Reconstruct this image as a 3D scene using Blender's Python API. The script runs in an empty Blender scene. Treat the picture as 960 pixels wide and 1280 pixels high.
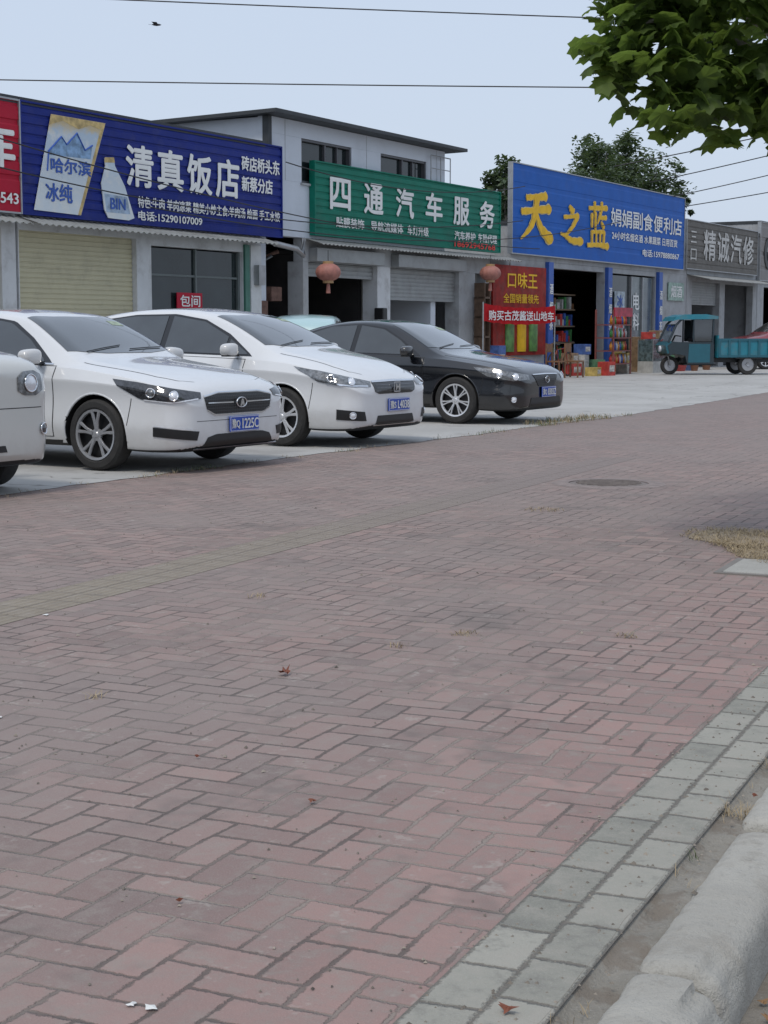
import bpy, bmesh, math, random
import numpy as np
from mathutils import Vector, Matrix, noise as mnoise
from mathutils.bvhtree import BVHTree
random.seed(7); rnd=random.Random(11)
scene=bpy.context.scene
COL=scene.collection
R=math.radians

# ------------------------------------------------------------ node helpers
class NT:
    def __init__(s,tree): s.t=tree; s.n=tree.nodes; s.l=tree.links
    def set(s,inp,v):
        if isinstance(v,bpy.types.NodeSocket): s.l.new(v,inp)
        elif v is not None: inp.default_value=v
    def m(s,op,a,b=None,c=None,clamp=False):
        n=s.n.new('ShaderNodeMath'); n.operation=op; n.use_clamp=clamp
        s.set(n.inputs[0],a); s.set(n.inputs[1],b)
        if c is not None: s.set(n.inputs[2],c)
        return n.outputs[0]
    def mix(s,f,a,b,mode='MIX'):
        n=s.n.new('ShaderNodeMix'); n.data_type='RGBA'; n.blend_type=mode
        s.set(n.inputs[0],f); s.set(n.inputs[6],a if isinstance(a,bpy.types.NodeSocket) else (*a,1)); s.set(n.inputs[7],b if isinstance(b,bpy.types.NodeSocket) else (*b,1))
        return n.outputs[2]
    def noise(s,vec,scale,detail=4,rough=.6,w=None):
        n=s.n.new('ShaderNodeTexNoise'); s.set(n.inputs['Vector'],vec); n.inputs['Scale'].default_value=scale
        n.inputs['Detail'].default_value=min(detail,4); n.inputs['Roughness'].default_value=rough
        return n.outputs[0]
    def ramp(s,f,a,b,lo=0.,hi=1.):
        n=s.n.new('ShaderNodeMapRange'); s.set(n.inputs[0],f); n.inputs[1].default_value=a;n.inputs[2].default_value=b
        n.inputs[3].default_value=lo;n.inputs[4].default_value=hi; n.interpolation_type='SMOOTHSTEP'
        return n.outputs[0]
    def coord(s):
        n=s.n.new('ShaderNodeTexCoord'); return n.outputs['Object']
    def sep(s,v):
        n=s.n.new('ShaderNodeSeparateXYZ'); s.set(n.inputs[0],v); return n.outputs
    def comb(s,x,y,z=0.):
        n=s.n.new('ShaderNodeCombineXYZ'); s.set(n.inputs[0],x); s.set(n.inputs[1],y); s.set(n.inputs[2],z); return n.outputs[0]
    def white(s,v):
        n=s.n.new('ShaderNodeTexWhiteNoise'); n.noise_dimensions='3D'; s.set(n.inputs[0],v); return n.outputs[0]
    def bump(s,h,st,dist=.01):
        n=s.n.new('ShaderNodeBump'); n.inputs['Strength'].default_value=st; n.inputs['Distance'].default_value=dist; s.set(n.inputs['Height'],h); return n.outputs[0]
def newmat(name):
    m=bpy.data.materials.new(name); m.use_nodes=True
    nt=NT(m.node_tree); p=m.node_tree.nodes['Principled BSDF']
    return m,nt,p
_mc={}
def M(name,col,rough=.5,metal=0.,coat=0.,var=.12,scale=6.,bump=0.,bscale=60.,spec=None,dirt=0.,lowdirt=0.):
    if name in _mc: return _mc[name]
    m,nt,p=newmat(name)
    c=nt.coord(); f=nt.noise(c,scale,3)
    k=nt.ramp(f,.25,.75,1-var,1+var*.6)
    base=nt.mix(1.,(col[0],col[1],col[2]),nt.comb(k,k,k),'MULTIPLY')
    if dirt>0:
        g=nt.noise(c,2.3,4,.7)
        d=nt.m('MULTIPLY',nt.ramp(g,.45,.75),dirt)
        base=nt.mix(d,base,(.16,.14,.12))
    if lowdirt>0:
        z=nt.sep(c)[2]; g=nt.noise(c,9,3,.7)
        base=nt.mix(nt.m('MULTIPLY',nt.ramp(nt.m('ADD',z,nt.m('MULTIPLY',g,.25)),.62,.30),lowdirt),base,(.30,.27,.23))
    nt.l.new(base,p.inputs['Base Color'])
    p.inputs['Roughness'].default_value=rough; p.inputs['Metallic'].default_value=metal
    p.inputs['Coat Weight'].default_value=coat; p.inputs['Coat Roughness'].default_value=.04
    if spec is not None: p.inputs['Specular IOR Level'].default_value=spec
    if bump>0:
        nt.l.new(nt.bump(nt.noise(c,bscale,3),bump,.01),p.inputs['Normal'])
    _mc[name]=m
    return m

# ------------------------------------------------------------ mesh helpers
def link(o,parent=None):
    COL.objects.link(o)
    if parent is not None: o.parent=parent
    return o
def empty(name,loc=(0,0,0),rz=0.,parent=None,label=None,cat=None,group=None,scale=1):
    o=bpy.data.objects.new(name,None); o.location=loc; o.rotation_euler=(0,0,rz); o.empty_display_size=.2; o.scale=(scale,)*3
    link(o,parent); tag(o,label,cat,group); return o
def tag(o,label=None,cat=None,group=None,kind=None):
    if label: o['label']=label
    if cat: o['category']=cat
    if group: o['group']=group
    if kind: o['kind']=kind
def mesh(name,verts,faces,mats,parent=None,smooth=False,mi=None,loc=None,rz=None,angle=None):
    me=bpy.data.meshes.new(name); me.from_pydata([tuple(v) for v in verts],[],faces)
    if not isinstance(mats,(list,tuple)): mats=[mats]
    for x in mats: me.materials.append(x)
    if mi is not None:
        for p,i in zip(me.polygons,mi): p.material_index=i
    if smooth:
        for p in me.polygons: p.use_smooth=True
    me.update()
    if smooth and angle: me.set_sharp_from_angle(angle=R(angle))
    o=bpy.data.objects.new(name,me)
    if loc is not None: o.location=loc
    if rz is not None: o.rotation_euler=(0,0,rz)
    link(o,parent); return o
BF=[(0,3,2,1),(4,5,6,7),(0,1,5,4),(1,2,6,5),(2,3,7,6),(3,0,4,7)]
def bv(x0,x1,y0,y1,z0,z1): return [(x0,y0,z0),(x1,y0,z0),(x1,y1,z0),(x0,y1,z0),(x0,y0,z1),(x1,y0,z1),(x1,y1,z1),(x0,y1,z1)]
def boxes(name,L,mat,parent=None,bevel=0.,**k):
    V=[];F=[]
    for b in L:
        n=len(V); V+=bv(*b); F+=[tuple(i+n for i in f) for f in BF]
    o=mesh(name,V,F,mat,parent,**k)
    if bevel>0:
        bm=bmesh.new(); bm.from_mesh(o.data)
        bmesh.ops.bevel(bm,geom=bm.edges[:],offset=bevel,segments=2,affect='EDGES',profile=.6)
        bm.to_mesh(o.data); bm.free()
    return o
def box(name,x0,x1,y0,y1,z0,z1,mat,parent=None,bevel=0.,**k): return boxes(name,[(x0,x1,y0,y1,z0,z1)],mat,parent,bevel,**k)
def lathe_data(prof,n,axis='z',c=(0,0,0),closed=False):
    V=[];F=[];m=len(prof)
    for i in range(n):
        a=2*math.pi*i/n
        for r,h in prof:
            if axis=='z': p=(r*math.cos(a),r*math.sin(a),h)
            elif axis=='y': p=(r*math.cos(a),h,r*math.sin(a))
            else: p=(h,r*math.cos(a),r*math.sin(a))
            V.append((p[0]+c[0],p[1]+c[1],p[2]+c[2]))
    for i in range(n):
        for j in range(m if closed else m-1):
            a=i*m+j;b=i*m+(j+1)%m;c2=((i+1)%n)*m+(j+1)%m;d=((i+1)%n)*m+j
            F.append((a,d,c2,b))
    return V,F
def lathe(name,prof,n,mat,parent=None,axis='z',c=(0,0,0),closed=False,smooth=True,angle=35,**k):
    V,F=lathe_data(prof,n,axis,c,closed); return mesh(name,V,F,mat,parent,smooth=smooth,angle=angle,**k)
def tube_data(pts,rad,n=8):
    pts=[Vector(p) for p in pts]; V=[];F=[]
    if not isinstance(rad,(list,tuple)): rad=[rad]*len(pts)
    for i,p in enumerate(pts):
        t=(pts[min(i+1,len(pts)-1)]-pts[max(i-1,0)]).normalized()
        up=Vector((0,0,1)) if abs(t.z)<.95 else Vector((1,0,0))
        a=t.cross(up).normalized(); b=t.cross(a)
        for j in range(n):
            q=2*math.pi*j/n; V.append(p+(a*math.cos(q)+b*math.sin(q))*rad[i])
    for i in range(len(pts)-1):
        for j in range(n):
            F.append((i*n+j,i*n+(j+1)%n,(i+1)*n+(j+1)%n,(i+1)*n+j))
    F.append(tuple(range(n))[::-1]); F.append(tuple(range((len(pts)-1)*n,len(pts)*n)))
    return V,F
def tube(name,pts,rad,mat,parent=None,n=8,**k):
    V,F=tube_data(pts,rad,n); return mesh(name,V,F,mat,parent,smooth=True,angle=50,**k)
def tubes(name,L,mat,parent=None,n=8,**k):
    V=[];F=[]
    for pts,rad in L:
        v,f=tube_data(pts,rad,n); o=len(V); V+=v; F+=[tuple(i+o for i in q) for q in f]
    return mesh(name,V,F,mat,parent,smooth=True,angle=50,**k)
def poly(name,pts,y0,y1,mat,parent=None,**k):
    n=len(pts); V=[(p[0],y0,p[1]) for p in pts]+[(p[0],y1,p[1]) for p in pts]
    F=[tuple(range(n)),tuple(range(n,2*n))[::-1]]+[(i,i+n,(i+1)%n+n,(i+1)%n) for i in range(n)]
    return mesh(name,V,F,mat,parent,**k)
def text(s,x0,x1,z0,z1,y,mat,parent,name='lettering',bold=.02,ext=.01,shear=0.,cells=False):
    def one(st):
        cu=bpy.data.curves.new('t','FONT'); cu.body=st; cu.size=1; cu.resolution_u=3; cu.shear=shear
        ob=bpy.data.objects.new('t',cu); COL.objects.link(ob)
        dg=bpy.context.evaluated_depsgraph_get()
        me=bpy.data.meshes.new_from_object(ob.evaluated_get(dg)); bpy.data.objects.remove(ob)
        V=np.array([v.co[:] for v in me.vertices]) if len(me.vertices) else np.zeros((1,3)); F=[tuple(p.vertices) for p in me.polygons]
        bpy.data.meshes.remove(me); return V,F
    def fit(V,a0,a1,c0,c1):
        mn=V.min(0);mx=V.max(0);d=np.maximum(mx-mn,1e-6); o=np.zeros_like(V)
        o[:,0]=a0+(V[:,0]-mn[0])/d[0]*(a1-a0); o[:,2]=c0+(V[:,1]-mn[1])/d[1]*(c1-c0)
        o[:,1]=y-ext; return o
    VV=[];FF=[]; b=bold*(z1-z0)
    offs=[(0,0)]+([(b,0),(-b,0),(0,b*.8),(0,-b*.8),(b*.7,b*.6),(-b*.7,-b*.6),(b*.7,-b*.6),(-b*.7,b*.6)] if b>0 else [])
    def add(V,F,x0_,x1_):
        P=fit(V,x0_+b,x1_-b,z0+b,z1-b)
        for k,(dx,dz) in enumerate(offs):
            o=len(VV); Q=P.copy(); Q[:,0]+=dx; Q[:,2]+=dz; Q[:,1]+=k*.0006
            VV.extend(Q.tolist()); FF.extend([tuple(q+o for q in f) for f in F])
    if cells:
        n=len(s);w=(x1-x0)/(n-(1-cells))
        for i,ch in enumerate(s):
            V,F=one(ch); add(V,F,x0+i*w,x0+i*w+w*cells)
    else:
        V,F=one(s); add(V,F,x0,x1)
    return mesh(name,VV,FF,mat,parent)
def brush(name,strokes,x0,x1,z0,z1,y,mat,parent,fat=1.):
    VV=[];FF=[];W=(x1-x0);H=(z1-z0)
    for si,(pts,ws) in enumerate(strokes):
        P=[Vector((a,b,0)) for a,b in pts]; S=[];WW=[]
        for i in range(len(P)-1):
            p0=P[max(i-1,0)];p1=P[i];p2=P[i+1];p3=P[min(i+2,len(P)-1)]
            for k in range(6):
                t=k/6; S.append(.5*((2*p1)+(-p0+p2)*t+(2*p0-5*p1+4*p2-p3)*t*t+(-p0+3*p1-3*p2+p3)*t**3)); WW.append(ws[i]*(1-t)+ws[i+1]*t)
        S.append(P[-1]);WW.append(ws[-1]); o=len(VV)
        d0=(S[1]-S[0]).normalized(); d1=(S[-1]-S[-2]).normalized()
        S=[S[0]-d0*WW[0]*.35]+S+[S[-1]+d1*WW[-1]*.35]; WW=[WW[0]*.45]+WW+[WW[-1]*.35]; n=len(S)
        for i in range(n):
            t=(S[min(i+1,n-1)]-S[max(i-1,0)]).normalized(); nrm=Vector((-t.y,t.x,0)); w_=WW[i]*.5*fat*(1+.12*math.sin(i*2.1+si))
            for q in (1,-1):
                c=S[i]+nrm*w_*q; VV.append((x0+c.x*W,y-.001*si,z0+c.y*H))
        FF+=[(o+2*i,o+2*i+1,o+2*i+3,o+2*i+2) for i in range(n-1)]
    return mesh(name,VV,FF,mat,parent)
BRUSH={'天':[([(.22,.80),(.5,.84),(.80,.88)],[.08,.07,.12]),([(.08,.53),(.5,.59),(.92,.65)],[.09,.08,.13]),([(.52,.86),(.48,.55),(.33,.25),(.05,.02)],[.12,.11,.08,.02]),([(.50,.54),(.66,.26),(.96,.06)],[.05,.11,.17])],
 '之':[([(.42,.98),(.56,.84)],[.07,.15]),([(.18,.66),(.5,.70),(.80,.75)],[.08,.07,.11]),([(.78,.74),(.55,.42),(.22,.14)],[.12,.08,.05]),([(.03,.20),(.22,.16),(.55,.04),(.98,.05)],[.05,.08,.12,.16])],
 '蓝':[([(.06,.86),(.94,.92)],[.07,.10]),([(.33,1.0),(.32,.78)],[.10,.06]),([(.68,1.02),(.66,.80)],[.10,.06]),([(.20,.73),(.20,.45)],[.10,.07]),([(.37,.77),(.37,.41)],[.10,.07]),([(.62,.78),(.47,.54)],[.10,.04]),([(.56,.67),(.90,.70)],[.06,.09]),([(.66,.58),(.78,.47)],[.06,.11]),
  ([(.20,.35),(.21,.07)],[.09,.07]),([(.20,.34),(.80,.37)],[.06,.08]),([(.80,.37),(.78,.07)],[.10,.07]),([(.41,.34),(.41,.07)],[.07,.06]),([(.60,.35),(.60,.07)],[.07,.06]),([(.0,.03),(.5,.06),(1.0,.05)],[.08,.08,.13])]}

# ------------------------------------------------------------ materials
white_paint=M('white_car_paint',(.68,.69,.70),.25,0,1.,.03,2,lowdirt=.3)
silver_paint=M('pearl_car_paint',(.60,.60,.57),.3,.1,1.,.02,2,lowdirt=.3)
black_paint=M('black_car_paint',(.005,.006,.009),.2,0,1.,.1,2,lowdirt=.06)
red_paint=M('red_car_paint',(.22,.03,.04),.3,0,1.,.05,2)
teal_paint=M('teal_paint',(.015,.20,.27),.4,0,.3,.15,3,dirt=.45)
ltblue_paint=M('pale_blue_paint',(.42,.60,.62),.3,0,1.,.03,2)
glass=M('dark_glass',(.028,.034,.038),.03,0,1.,.3,3,spec=.9)
shopglass=M('shop_glass',(.022,.03,.032),.06,0,0,.3,1.2,spec=.5)
blackpl=M('black_plastic',(.014,.014,.015),.45,0,0,.15,10)
well=M('wheel_well',(.008,.008,.008),.9)
glossblk=M('gloss_black',(.008,.008,.009),.12,0,.5,.1,5)
rubber=M('tyre_rubber',(.028,.027,.026),.8,0,0,.25,20,bump=.15)
alloy=M('alloy_silver',(.68,.69,.71),.32,.5,.2,.06,8)
alloy_dk=M('alloy_grey',(.38,.385,.40),.32,.5,.2,.06,8)
chrome=M('chrome',(.75,.76,.78),.12,1.,0,.03,5)
lampglass=M('headlamp_glass',(.20,.21,.22),.06,.4,1.,.6,26)
lampdark=M('headlamp_dark',(.06,.063,.07),.06,.3,1.,.6,26)
lampwhite=M('lamp_lens',(.78,.80,.84),.08,.2,1.,.15,24)
plateblue=M('plate_blue',(.015,.07,.42),.4,0,.2,.05,10)
textwhite=M('lettering_white',(.80,.80,.78),.5,0,0,.05,5)
textdull=M('lettering_faded',(.58,.57,.54),.6,0,0,.2,5)
textyellow=M('lettering_yellow',(.85,.50,.02),.5,0,0,.15,5,spec=.2)
textpale=M('lettering_pale_yellow',(.85,.72,.35),.5,0,0,.1,5,spec=.2)
textred=M('lettering_red',(.75,.04,.03),.5,0,0,.05,5)
textblue=M('lettering_blue',(.03,.10,.42),.5,0,0,.05,5)
textblack=M('lettering_black',(.02,.02,.02),.5)
def mesh_grille_mat():
    m,nt,p=newmat('grille_honeycomb'); X,Y,Z=nt.sep(nt.coord())
    v=nt.n.new('ShaderNodeTexVoronoi'); v.feature='DISTANCE_TO_EDGE'; v.inputs['Scale'].default_value=38; v.inputs['Randomness'].default_value=.0
    nt.l.new(nt.comb(0.,Y,Z),v.inputs['Vector']); k=nt.ramp(v.outputs[0],.08,.14,1.,0.)
    nt.l.new(nt.mix(k,(.004,.004,.004),(.035,.037,.04)),p.inputs['Base Color']); p.inputs['Roughness'].default_value=.4
    nt.l.new(nt.bump(k,.8,.004),p.inputs['Normal']); return m
honey=mesh_grille_mat()

# ------------------------------------------------------------ world / camera / sun
w=bpy.data.worlds.new('World'); scene.world=w; w.use_nodes=True
wn=NT(w.node_tree); bg=w.node_tree.nodes['Background']
sky=wn.n.new('ShaderNodeTexSky'); sky.sky_type='NISHITA'; sky.sun_disc=False
SUN_EL=R(58); SUN_AZ=R(208)
sky.sun_elevation=SUN_EL; sky.sun_rotation=SUN_AZ; sky.dust_density=3; sky.air_density=1.2
mixed=wn.mix(.82,sky.outputs[0],(5.35,6.15,7.5))
wn.l.new(mixed,bg.inputs[0]); bg.inputs[1].default_value=.121
sd=Vector((math.sin(SUN_AZ)*math.cos(SUN_EL),math.cos(SUN_AZ)*math.cos(SUN_EL),math.sin(SUN_EL)))
sl=bpy.data.lights.new('sun','SUN'); sl.energy=1.5; sl.angle=R(12); sl.color=(1,.94,.85)
so=bpy.data.objects.new('sun',sl); so.rotation_euler=sd.to_track_quat('Z','Y').to_euler(); COL.objects.link(so)
cd=bpy.data.cameras.new('camera'); cd.sensor_fit='VERTICAL'; cd.sensor_height=36; cd.sensor_width=27; cd.lens=56.25; cd.clip_end=2000; cd.clip_start=.05
cam=bpy.data.objects.new('camera',cd); cam.location=(0,0,1.25); cam.rotation_euler=(R(90-6.42),0,0); COL.objects.link(cam); scene.camera=cam
scene.view_settings.view_transform='Standard'; scene.view_settings.look='None'; scene.view_settings.exposure=0

# ------------------------------------------------------------ ground frames
PH=R(24.5); PX=Vector((math.sin(PH),math.cos(PH))); QX=Vector((-math.cos(PH),math.sin(PH)))
PROT=R(90-24.5)
def PQ(p,q,z=0): v=PX*p+QX*q; return Vector((v.x,v.y,z))
def ground_mat():
    m,nt,p=newmat('ground_asphalt'); c=nt.coord()
    a=nt.noise(c,.4,4); b=nt.noise(c,120,3)
    col=nt.mix(nt.ramp(a,.3,.7),(.17,.16,.145),(.24,.225,.205)); col=nt.mix(nt.ramp(b,.5,.75,0,.5),col,(.32,.3,.28))
    nt.l.new(col,p.inputs['Base Color']); p.inputs['Roughness'].default_value=.9
    nt.l.new(nt.bump(b,.5,.005),p.inputs['Normal']); return m
g=mesh('ground',[(-700,-300,-.14),(700,-300,-.14),(700,1100,-.14),(-700,1100,-.14)],[(0,1,2,3)],ground_mat()); tag(g,kind='structure')

def herring_mat():
    m,nt,p=newmat('herringbone_brick'); c=nt.coord()
    X,Y,_=nt.sep(c)
    wn_=nt.noise(c,2.2,1); wob=nt.m('MULTIPLY',nt.m('SUBTRACT',wn_,.5),.34)
    S=1/.105
    x=nt.m('ADD',nt.m('MULTIPLY',X,S),nt.m('ADD',wob,400)); y=nt.m('SUBTRACT',nt.m('ADD',nt.m('MULTIPLY',Y,S),400.),wob)
    i=nt.m('FLOOR',x); j=nt.m('FLOOR',y); fx=nt.m('SUBTRACT',x,i); fy=nt.m('SUBTRACT',y,j)
    k=nt.m('MODULO',nt.m('ADD',nt.m('SUBTRACT',i,j),4000),4.)
    k=nt.m('ROUND',k)
    def eq(v): return nt.m('COMPARE',k,float(v),.2)
    k0,k1,k2,k3=eq(0),eq(1),eq(2),eq(3)
    hor=nt.m('ADD',k0,k1)
    ver=nt.m('SUBTRACT',1.,hor)
    u=nt.m('ADD',nt.m('ADD',nt.m('MULTIPLY',hor,fx),nt.m('MULTIPLY',ver,fy)),nt.m('ADD',k1,k2))
    v=nt.m('ADD',nt.m('MULTIPLY',hor,fy),nt.m('MULTIPLY',ver,fx))
    ii=nt.m('SUBTRACT',i,k1); jj=nt.m('SUBTRACT',j,k2)
    r1=nt.white(nt.comb(ii,jj,1.)); r2=nt.white(nt.comb(ii,jj,7.))
    e=nt.m('MINIMUM',nt.m('MINIMUM',u,nt.m('SUBTRACT',2.,u)),nt.m('MINIMUM',v,nt.m('SUBTRACT',1.,v)))
    e=nt.m('SUBTRACT',e,nt.m('MULTIPLY',r2,.020))
    fine=nt.noise(c,42,3,.75)
    ed=nt.m('ADD',e,nt.m('MULTIPLY',nt.m('SUBTRACT',fine,.5),.20))
    col=nt.mix(r1,(.200,.143,.130),(.290,.202,.182))
    col=nt.mix(nt.ramp(r2,.70,1.,0,.5),col,(.35,.232,.205))
    col=nt.mix(nt.ramp(r2,0.,.25,.55,0.),col,(.165,.133,.124))
    sp=nt.noise(c,240,2); col=nt.mix(nt.ramp(sp,.5,.8,0,.45),col,(.38,.335,.30))
    mid=nt.noise(c,11,4,.75); col=nt.mix(nt.ramp(mid,.42,.72,0,.6),col,(.295,.255,.225))
    big=nt.noise(c,.5,4,.65); dust=nt.ramp(big,.36,.62,.1,.72)
    nearedge=nt.ramp(Y,1.15,2.9,.2,1.); dust=nt.m('MULTIPLY',dust,nearedge)
    col=nt.mix(dust,col,(.250,.205,.188))
    pk=nt.ramp(Y,1.15,2.3,.45,0.); col=nt.mix(nt.m('MULTIPLY',pk,nt.ramp(mid,.7,.35)),col,(.365,.225,.20))
    st=nt.noise(c,1.3,4,.85); col=nt.mix(nt.ramp(st,.53,.68,0,.5),col,(.14,.12,.11))
    sc=nt.noise(c,5.0,4,.9); col=nt.mix(nt.ramp(sc,.58,.68,0,.45),col,(.38,.345,.31))
    joint=nt.ramp(ed,.0,.07,1.,0.)
    jn=nt.noise(c,1.6,3); jcol=nt.mix(nt.ramp(jn,.38,.62),(.09,.077,.068),(.26,.226,.195))
    col=nt.mix(nt.m('MULTIPLY',joint,.8),col,jcol)
    col=nt.mix(nt.ramp(X,9,26,0.,.45),col,(.232,.196,.184))
    nt.l.new(col,p.inputs['Base Color']); p.inputs['Roughness'].default_value=.88
    h=nt.m('ADD',nt.m('ADD',nt.m('SUBTRACT',1.,joint),nt.m('MULTIPLY',fine,.6)),nt.m('MULTIPLY',r1,.4))
    nt.l.new(nt.bump(h,.8,.006),p.inputs['Normal']); return m
lotedge=[(-14,8.9),(0,8.6),(7,8.15),(10.0,7.75),(14,7.5),(18,7.1),(21.0,6.95),(23,6.7),(28,6.6),(34,6.55),(45,6.3),(120,5.5)]
pv=[(p,1.14) for p in (-14,0,7,10,14,18,21,23,28,34,45,120)]
nL=len(lotedge); V=[(a,b,0) for a,b in pv]+[(a,b+1.0,0) for a,b in lotedge]
pav=mesh('pavement',V,[(i,i+1,nL+i+1,nL+i) for i in range(nL-1)],herring_mat(),loc=(0,0,0),rz=PROT); tag(pav,kind='structure')
def grid_mat(name,cx,cy,ca,cb,cj,stag=0.,ribs=False,jw=.05,dusty=.5,fade=None,jf=.8,fcol=(.24,.198,.182)):
    m,nt,p=newmat(name); c=nt.coord(); X,Y,_=nt.sep(c)
    wb=nt.m('MULTIPLY',nt.m('SUBTRACT',nt.noise(c,2.5,1),.5),.22)
    y=nt.m('ADD',nt.m('DIVIDE',Y,cy),400.001); j=nt.m('FLOOR',y)
    x=nt.m('ADD',nt.m('ADD',nt.m('ADD',nt.m('DIVIDE',X,cx),400.),wb),nt.m('MULTIPLY',j,stag)); i=nt.m('FLOOR',x)
    fx=nt.m('SUBTRACT',x,i); fy=nt.m('SUBTRACT',y,j)
    ex=nt.m('MULTIPLY',nt.m('MINIMUM',fx,nt.m('SUBTRACT',1.,fx)),cx/cy); ey=nt.m('MINIMUM',fy,nt.m('SUBTRACT',1.,fy))
    e=nt.m('MINIMUM',ex,ey); fine=nt.noise(c,45,3,.7); ed=nt.m('ADD',e,nt.m('MULTIPLY',nt.m('SUBTRACT',fine,.5),.20))
    r=nt.white(nt.comb(i,j,3.)); col=nt.mix(r,ca,cb)
    mid=nt.noise(c,7,4,.8); col=nt.mix(nt.ramp(mid,.42,.70,0,dusty),col,(.35,.32,.28))
    col=nt.mix(nt.ramp(mid,.48,.32,0,.5),col,(.17,.16,.145))
    sp=nt.noise(c,220,2); col=nt.mix(nt.ramp(sp,.5,.8,0,.35),col,(.42,.41,.38))
    joint=nt.ramp(ed,.0,jw,1.,0.); col=nt.mix(nt.m('MULTIPLY',joint,jf),col,cj)
    h=nt.m('ADD',nt.m('SUBTRACT',1.,joint),nt.m('MULTIPLY',fine,.6))
    if ribs:
        w_=nt.m('SINE',nt.m('MULTIPLY',Y,2*math.pi/.05)); h=nt.m('ADD',h,nt.m('MULTIPLY',w_,.8)); col=nt.mix(nt.ramp(w_,-.9,.2,.3,0),col,(.16,.135,.105))
    if fade:
        pn=nt.noise(c,1.2,3); f=nt.ramp(nt.m('ADD',X,nt.m('MULTIPLY',pn,3.)),fade[0],fade[1],fade[2],1.); col=nt.mix(f,col,fcol)
    nt.l.new(col,p.inputs['Base Color']); p.inputs['Roughness'].default_value=.88
    nt.l.new(nt.bump(h,.85,.007),p.inputs['Normal']); return m
def strip(name,p0,p1,q0,q1,z,mat):
    n=30; V=[(p0+(p1-p0)*i/n,0,0) for i in range(n+1)]+[(p0+(p1-p0)*i/n,q1-q0,0) for i in range(n+1)]
    o=mesh(name,V,[(i,i+1,n+2+i,n+1+i) for i in range(n)],mat,loc=PQ(0,q0,z),rz=PROT); tag(o,kind='structure'); return o
strip('pavement_border',-14,110,.885,1.14,.002,grid_mat('grey_border_brick',.21,.1275,(.215,.212,.182),(.325,.315,.272),(.12,.105,.09),.37,jw=.08))
strip('tactile_paving',-14,15.5,4.30,4.67,.001,grid_mat('tactile_brick',.21,.185,(.255,.215,.155),(.29,.248,.18),(.19,.16,.13),0,ribs=True,fade=(7.,15.,.22),jf=.6))
def conc_mat(name,ca,cb,dark=(.14,.13,.12),sc=1.,bs=.5,crack=0.,soil=0.,oil=0.):
    m,nt,p=newmat(name); c=nt.coord()
    a=nt.noise(c,1.1*sc,4,.65); b=nt.noise(c,16*sc,4,.75); f=nt.noise(c,180,2)
    col=nt.mix(nt.ramp(a,.3,.7),ca,cb); col=nt.mix(nt.ramp(b,.53,.75,0,.55),col,dark); col=nt.mix(nt.ramp(f,.55,.8,0,.3),col,(.5,.48,.45))
    if soil: 
        s=nt.noise(c,5,4,.8); col=nt.mix(nt.ramp(s,.50,.62,0,soil),col,(.17,.14,.11))
    if oil:
        s=nt.noise(c,.8,4,.7); col=nt.mix(nt.ramp(s,.52,.68,0,oil),col,(.24,.23,.22))
    h=nt.m('ADD',nt.m('MULTIPLY',b,1.),nt.m('MULTIPLY',f,.35))
    if crack:
        vn=nt.n.new('ShaderNodeTexVoronoi'); vn.feature='DISTANCE_TO_EDGE'; vn.inputs['Scale'].default_value=.28
        wv=nt.n.new('ShaderNodeVectorMath'); wv.operation='ADD'; nz=nt.n.new('ShaderNodeTexNoise'); nz.inputs['Scale'].default_value=1.5; nt.l.new(c,nz.inputs['Vector'])
        nt.l.new(c,wv.inputs[0]); nt.l.new(nz.outputs['Color'],wv.inputs[1]); nt.l.new(wv.outputs[0],vn.inputs['Vector'])
        cr=nt.ramp(vn.outputs['Distance'],0,.006,crack,0); col=nt.mix(cr,col,(.12,.11,.10))
    nt.l.new(col,p.inputs['Base Color']); p.inputs['Roughness'].default_value=.9
    nt.l.new(nt.bump(h,bs,.008),p.inputs['Normal']); return m
mortar=conc_mat('mortar_rubble',(.20,.185,.155),(.29,.27,.235),dark=(.11,.10,.085),sc=2,bs=1.,soil=.7)
n=620; V=[];F=[]; qs=[.76,.79,.81,.83,.85,.865,.88,.897]
for i in range(n+1):
    p=-3+i*.02
    for q in qs:
        v=Vector((p*9,q*9,0)); h=mnoise.fractal(v,1.,2.,4)*.014+mnoise.noise(v*.35)*.008
        dq=mnoise.noise(Vector((p*7,3,0)))*.012 if q==.897 else 0
        V.append((p,q+dq,(.0045 if q>=.897 else 0)+(-.016+h if q<.87 else (-.010 if q<.89 else -.002))))
m_=len(qs)
for i in range(n):
    for j in range(m_-1): a=i*m_+j; F.append((a,a+m_,a+m_+1,a+1))
o=mesh('mortar_strip',V,F,mortar,smooth=True,loc=(0,0,0),rz=PROT); tag(o,kind='structure')
kmat=conc_mat('kerb_concrete',(.335,.32,.285),(.40,.385,.345),dark=(.21,.20,.18),sc=2.,bs=1.,soil=.2)
V=[];F=[];pos=-4.03
prof=[(.812,-.16),(.812,-.02),(.810,-.006),(.802,.004),(.785,.010),(.765,.014),(.74,.015),(.715,.015),(.69,.014),(.672,.012),(.656,.007),(.643,-.002),(.635,-.014),(.631,-.03),(.628,-.06),(.625,-.10),(.622,-.16)]
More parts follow.
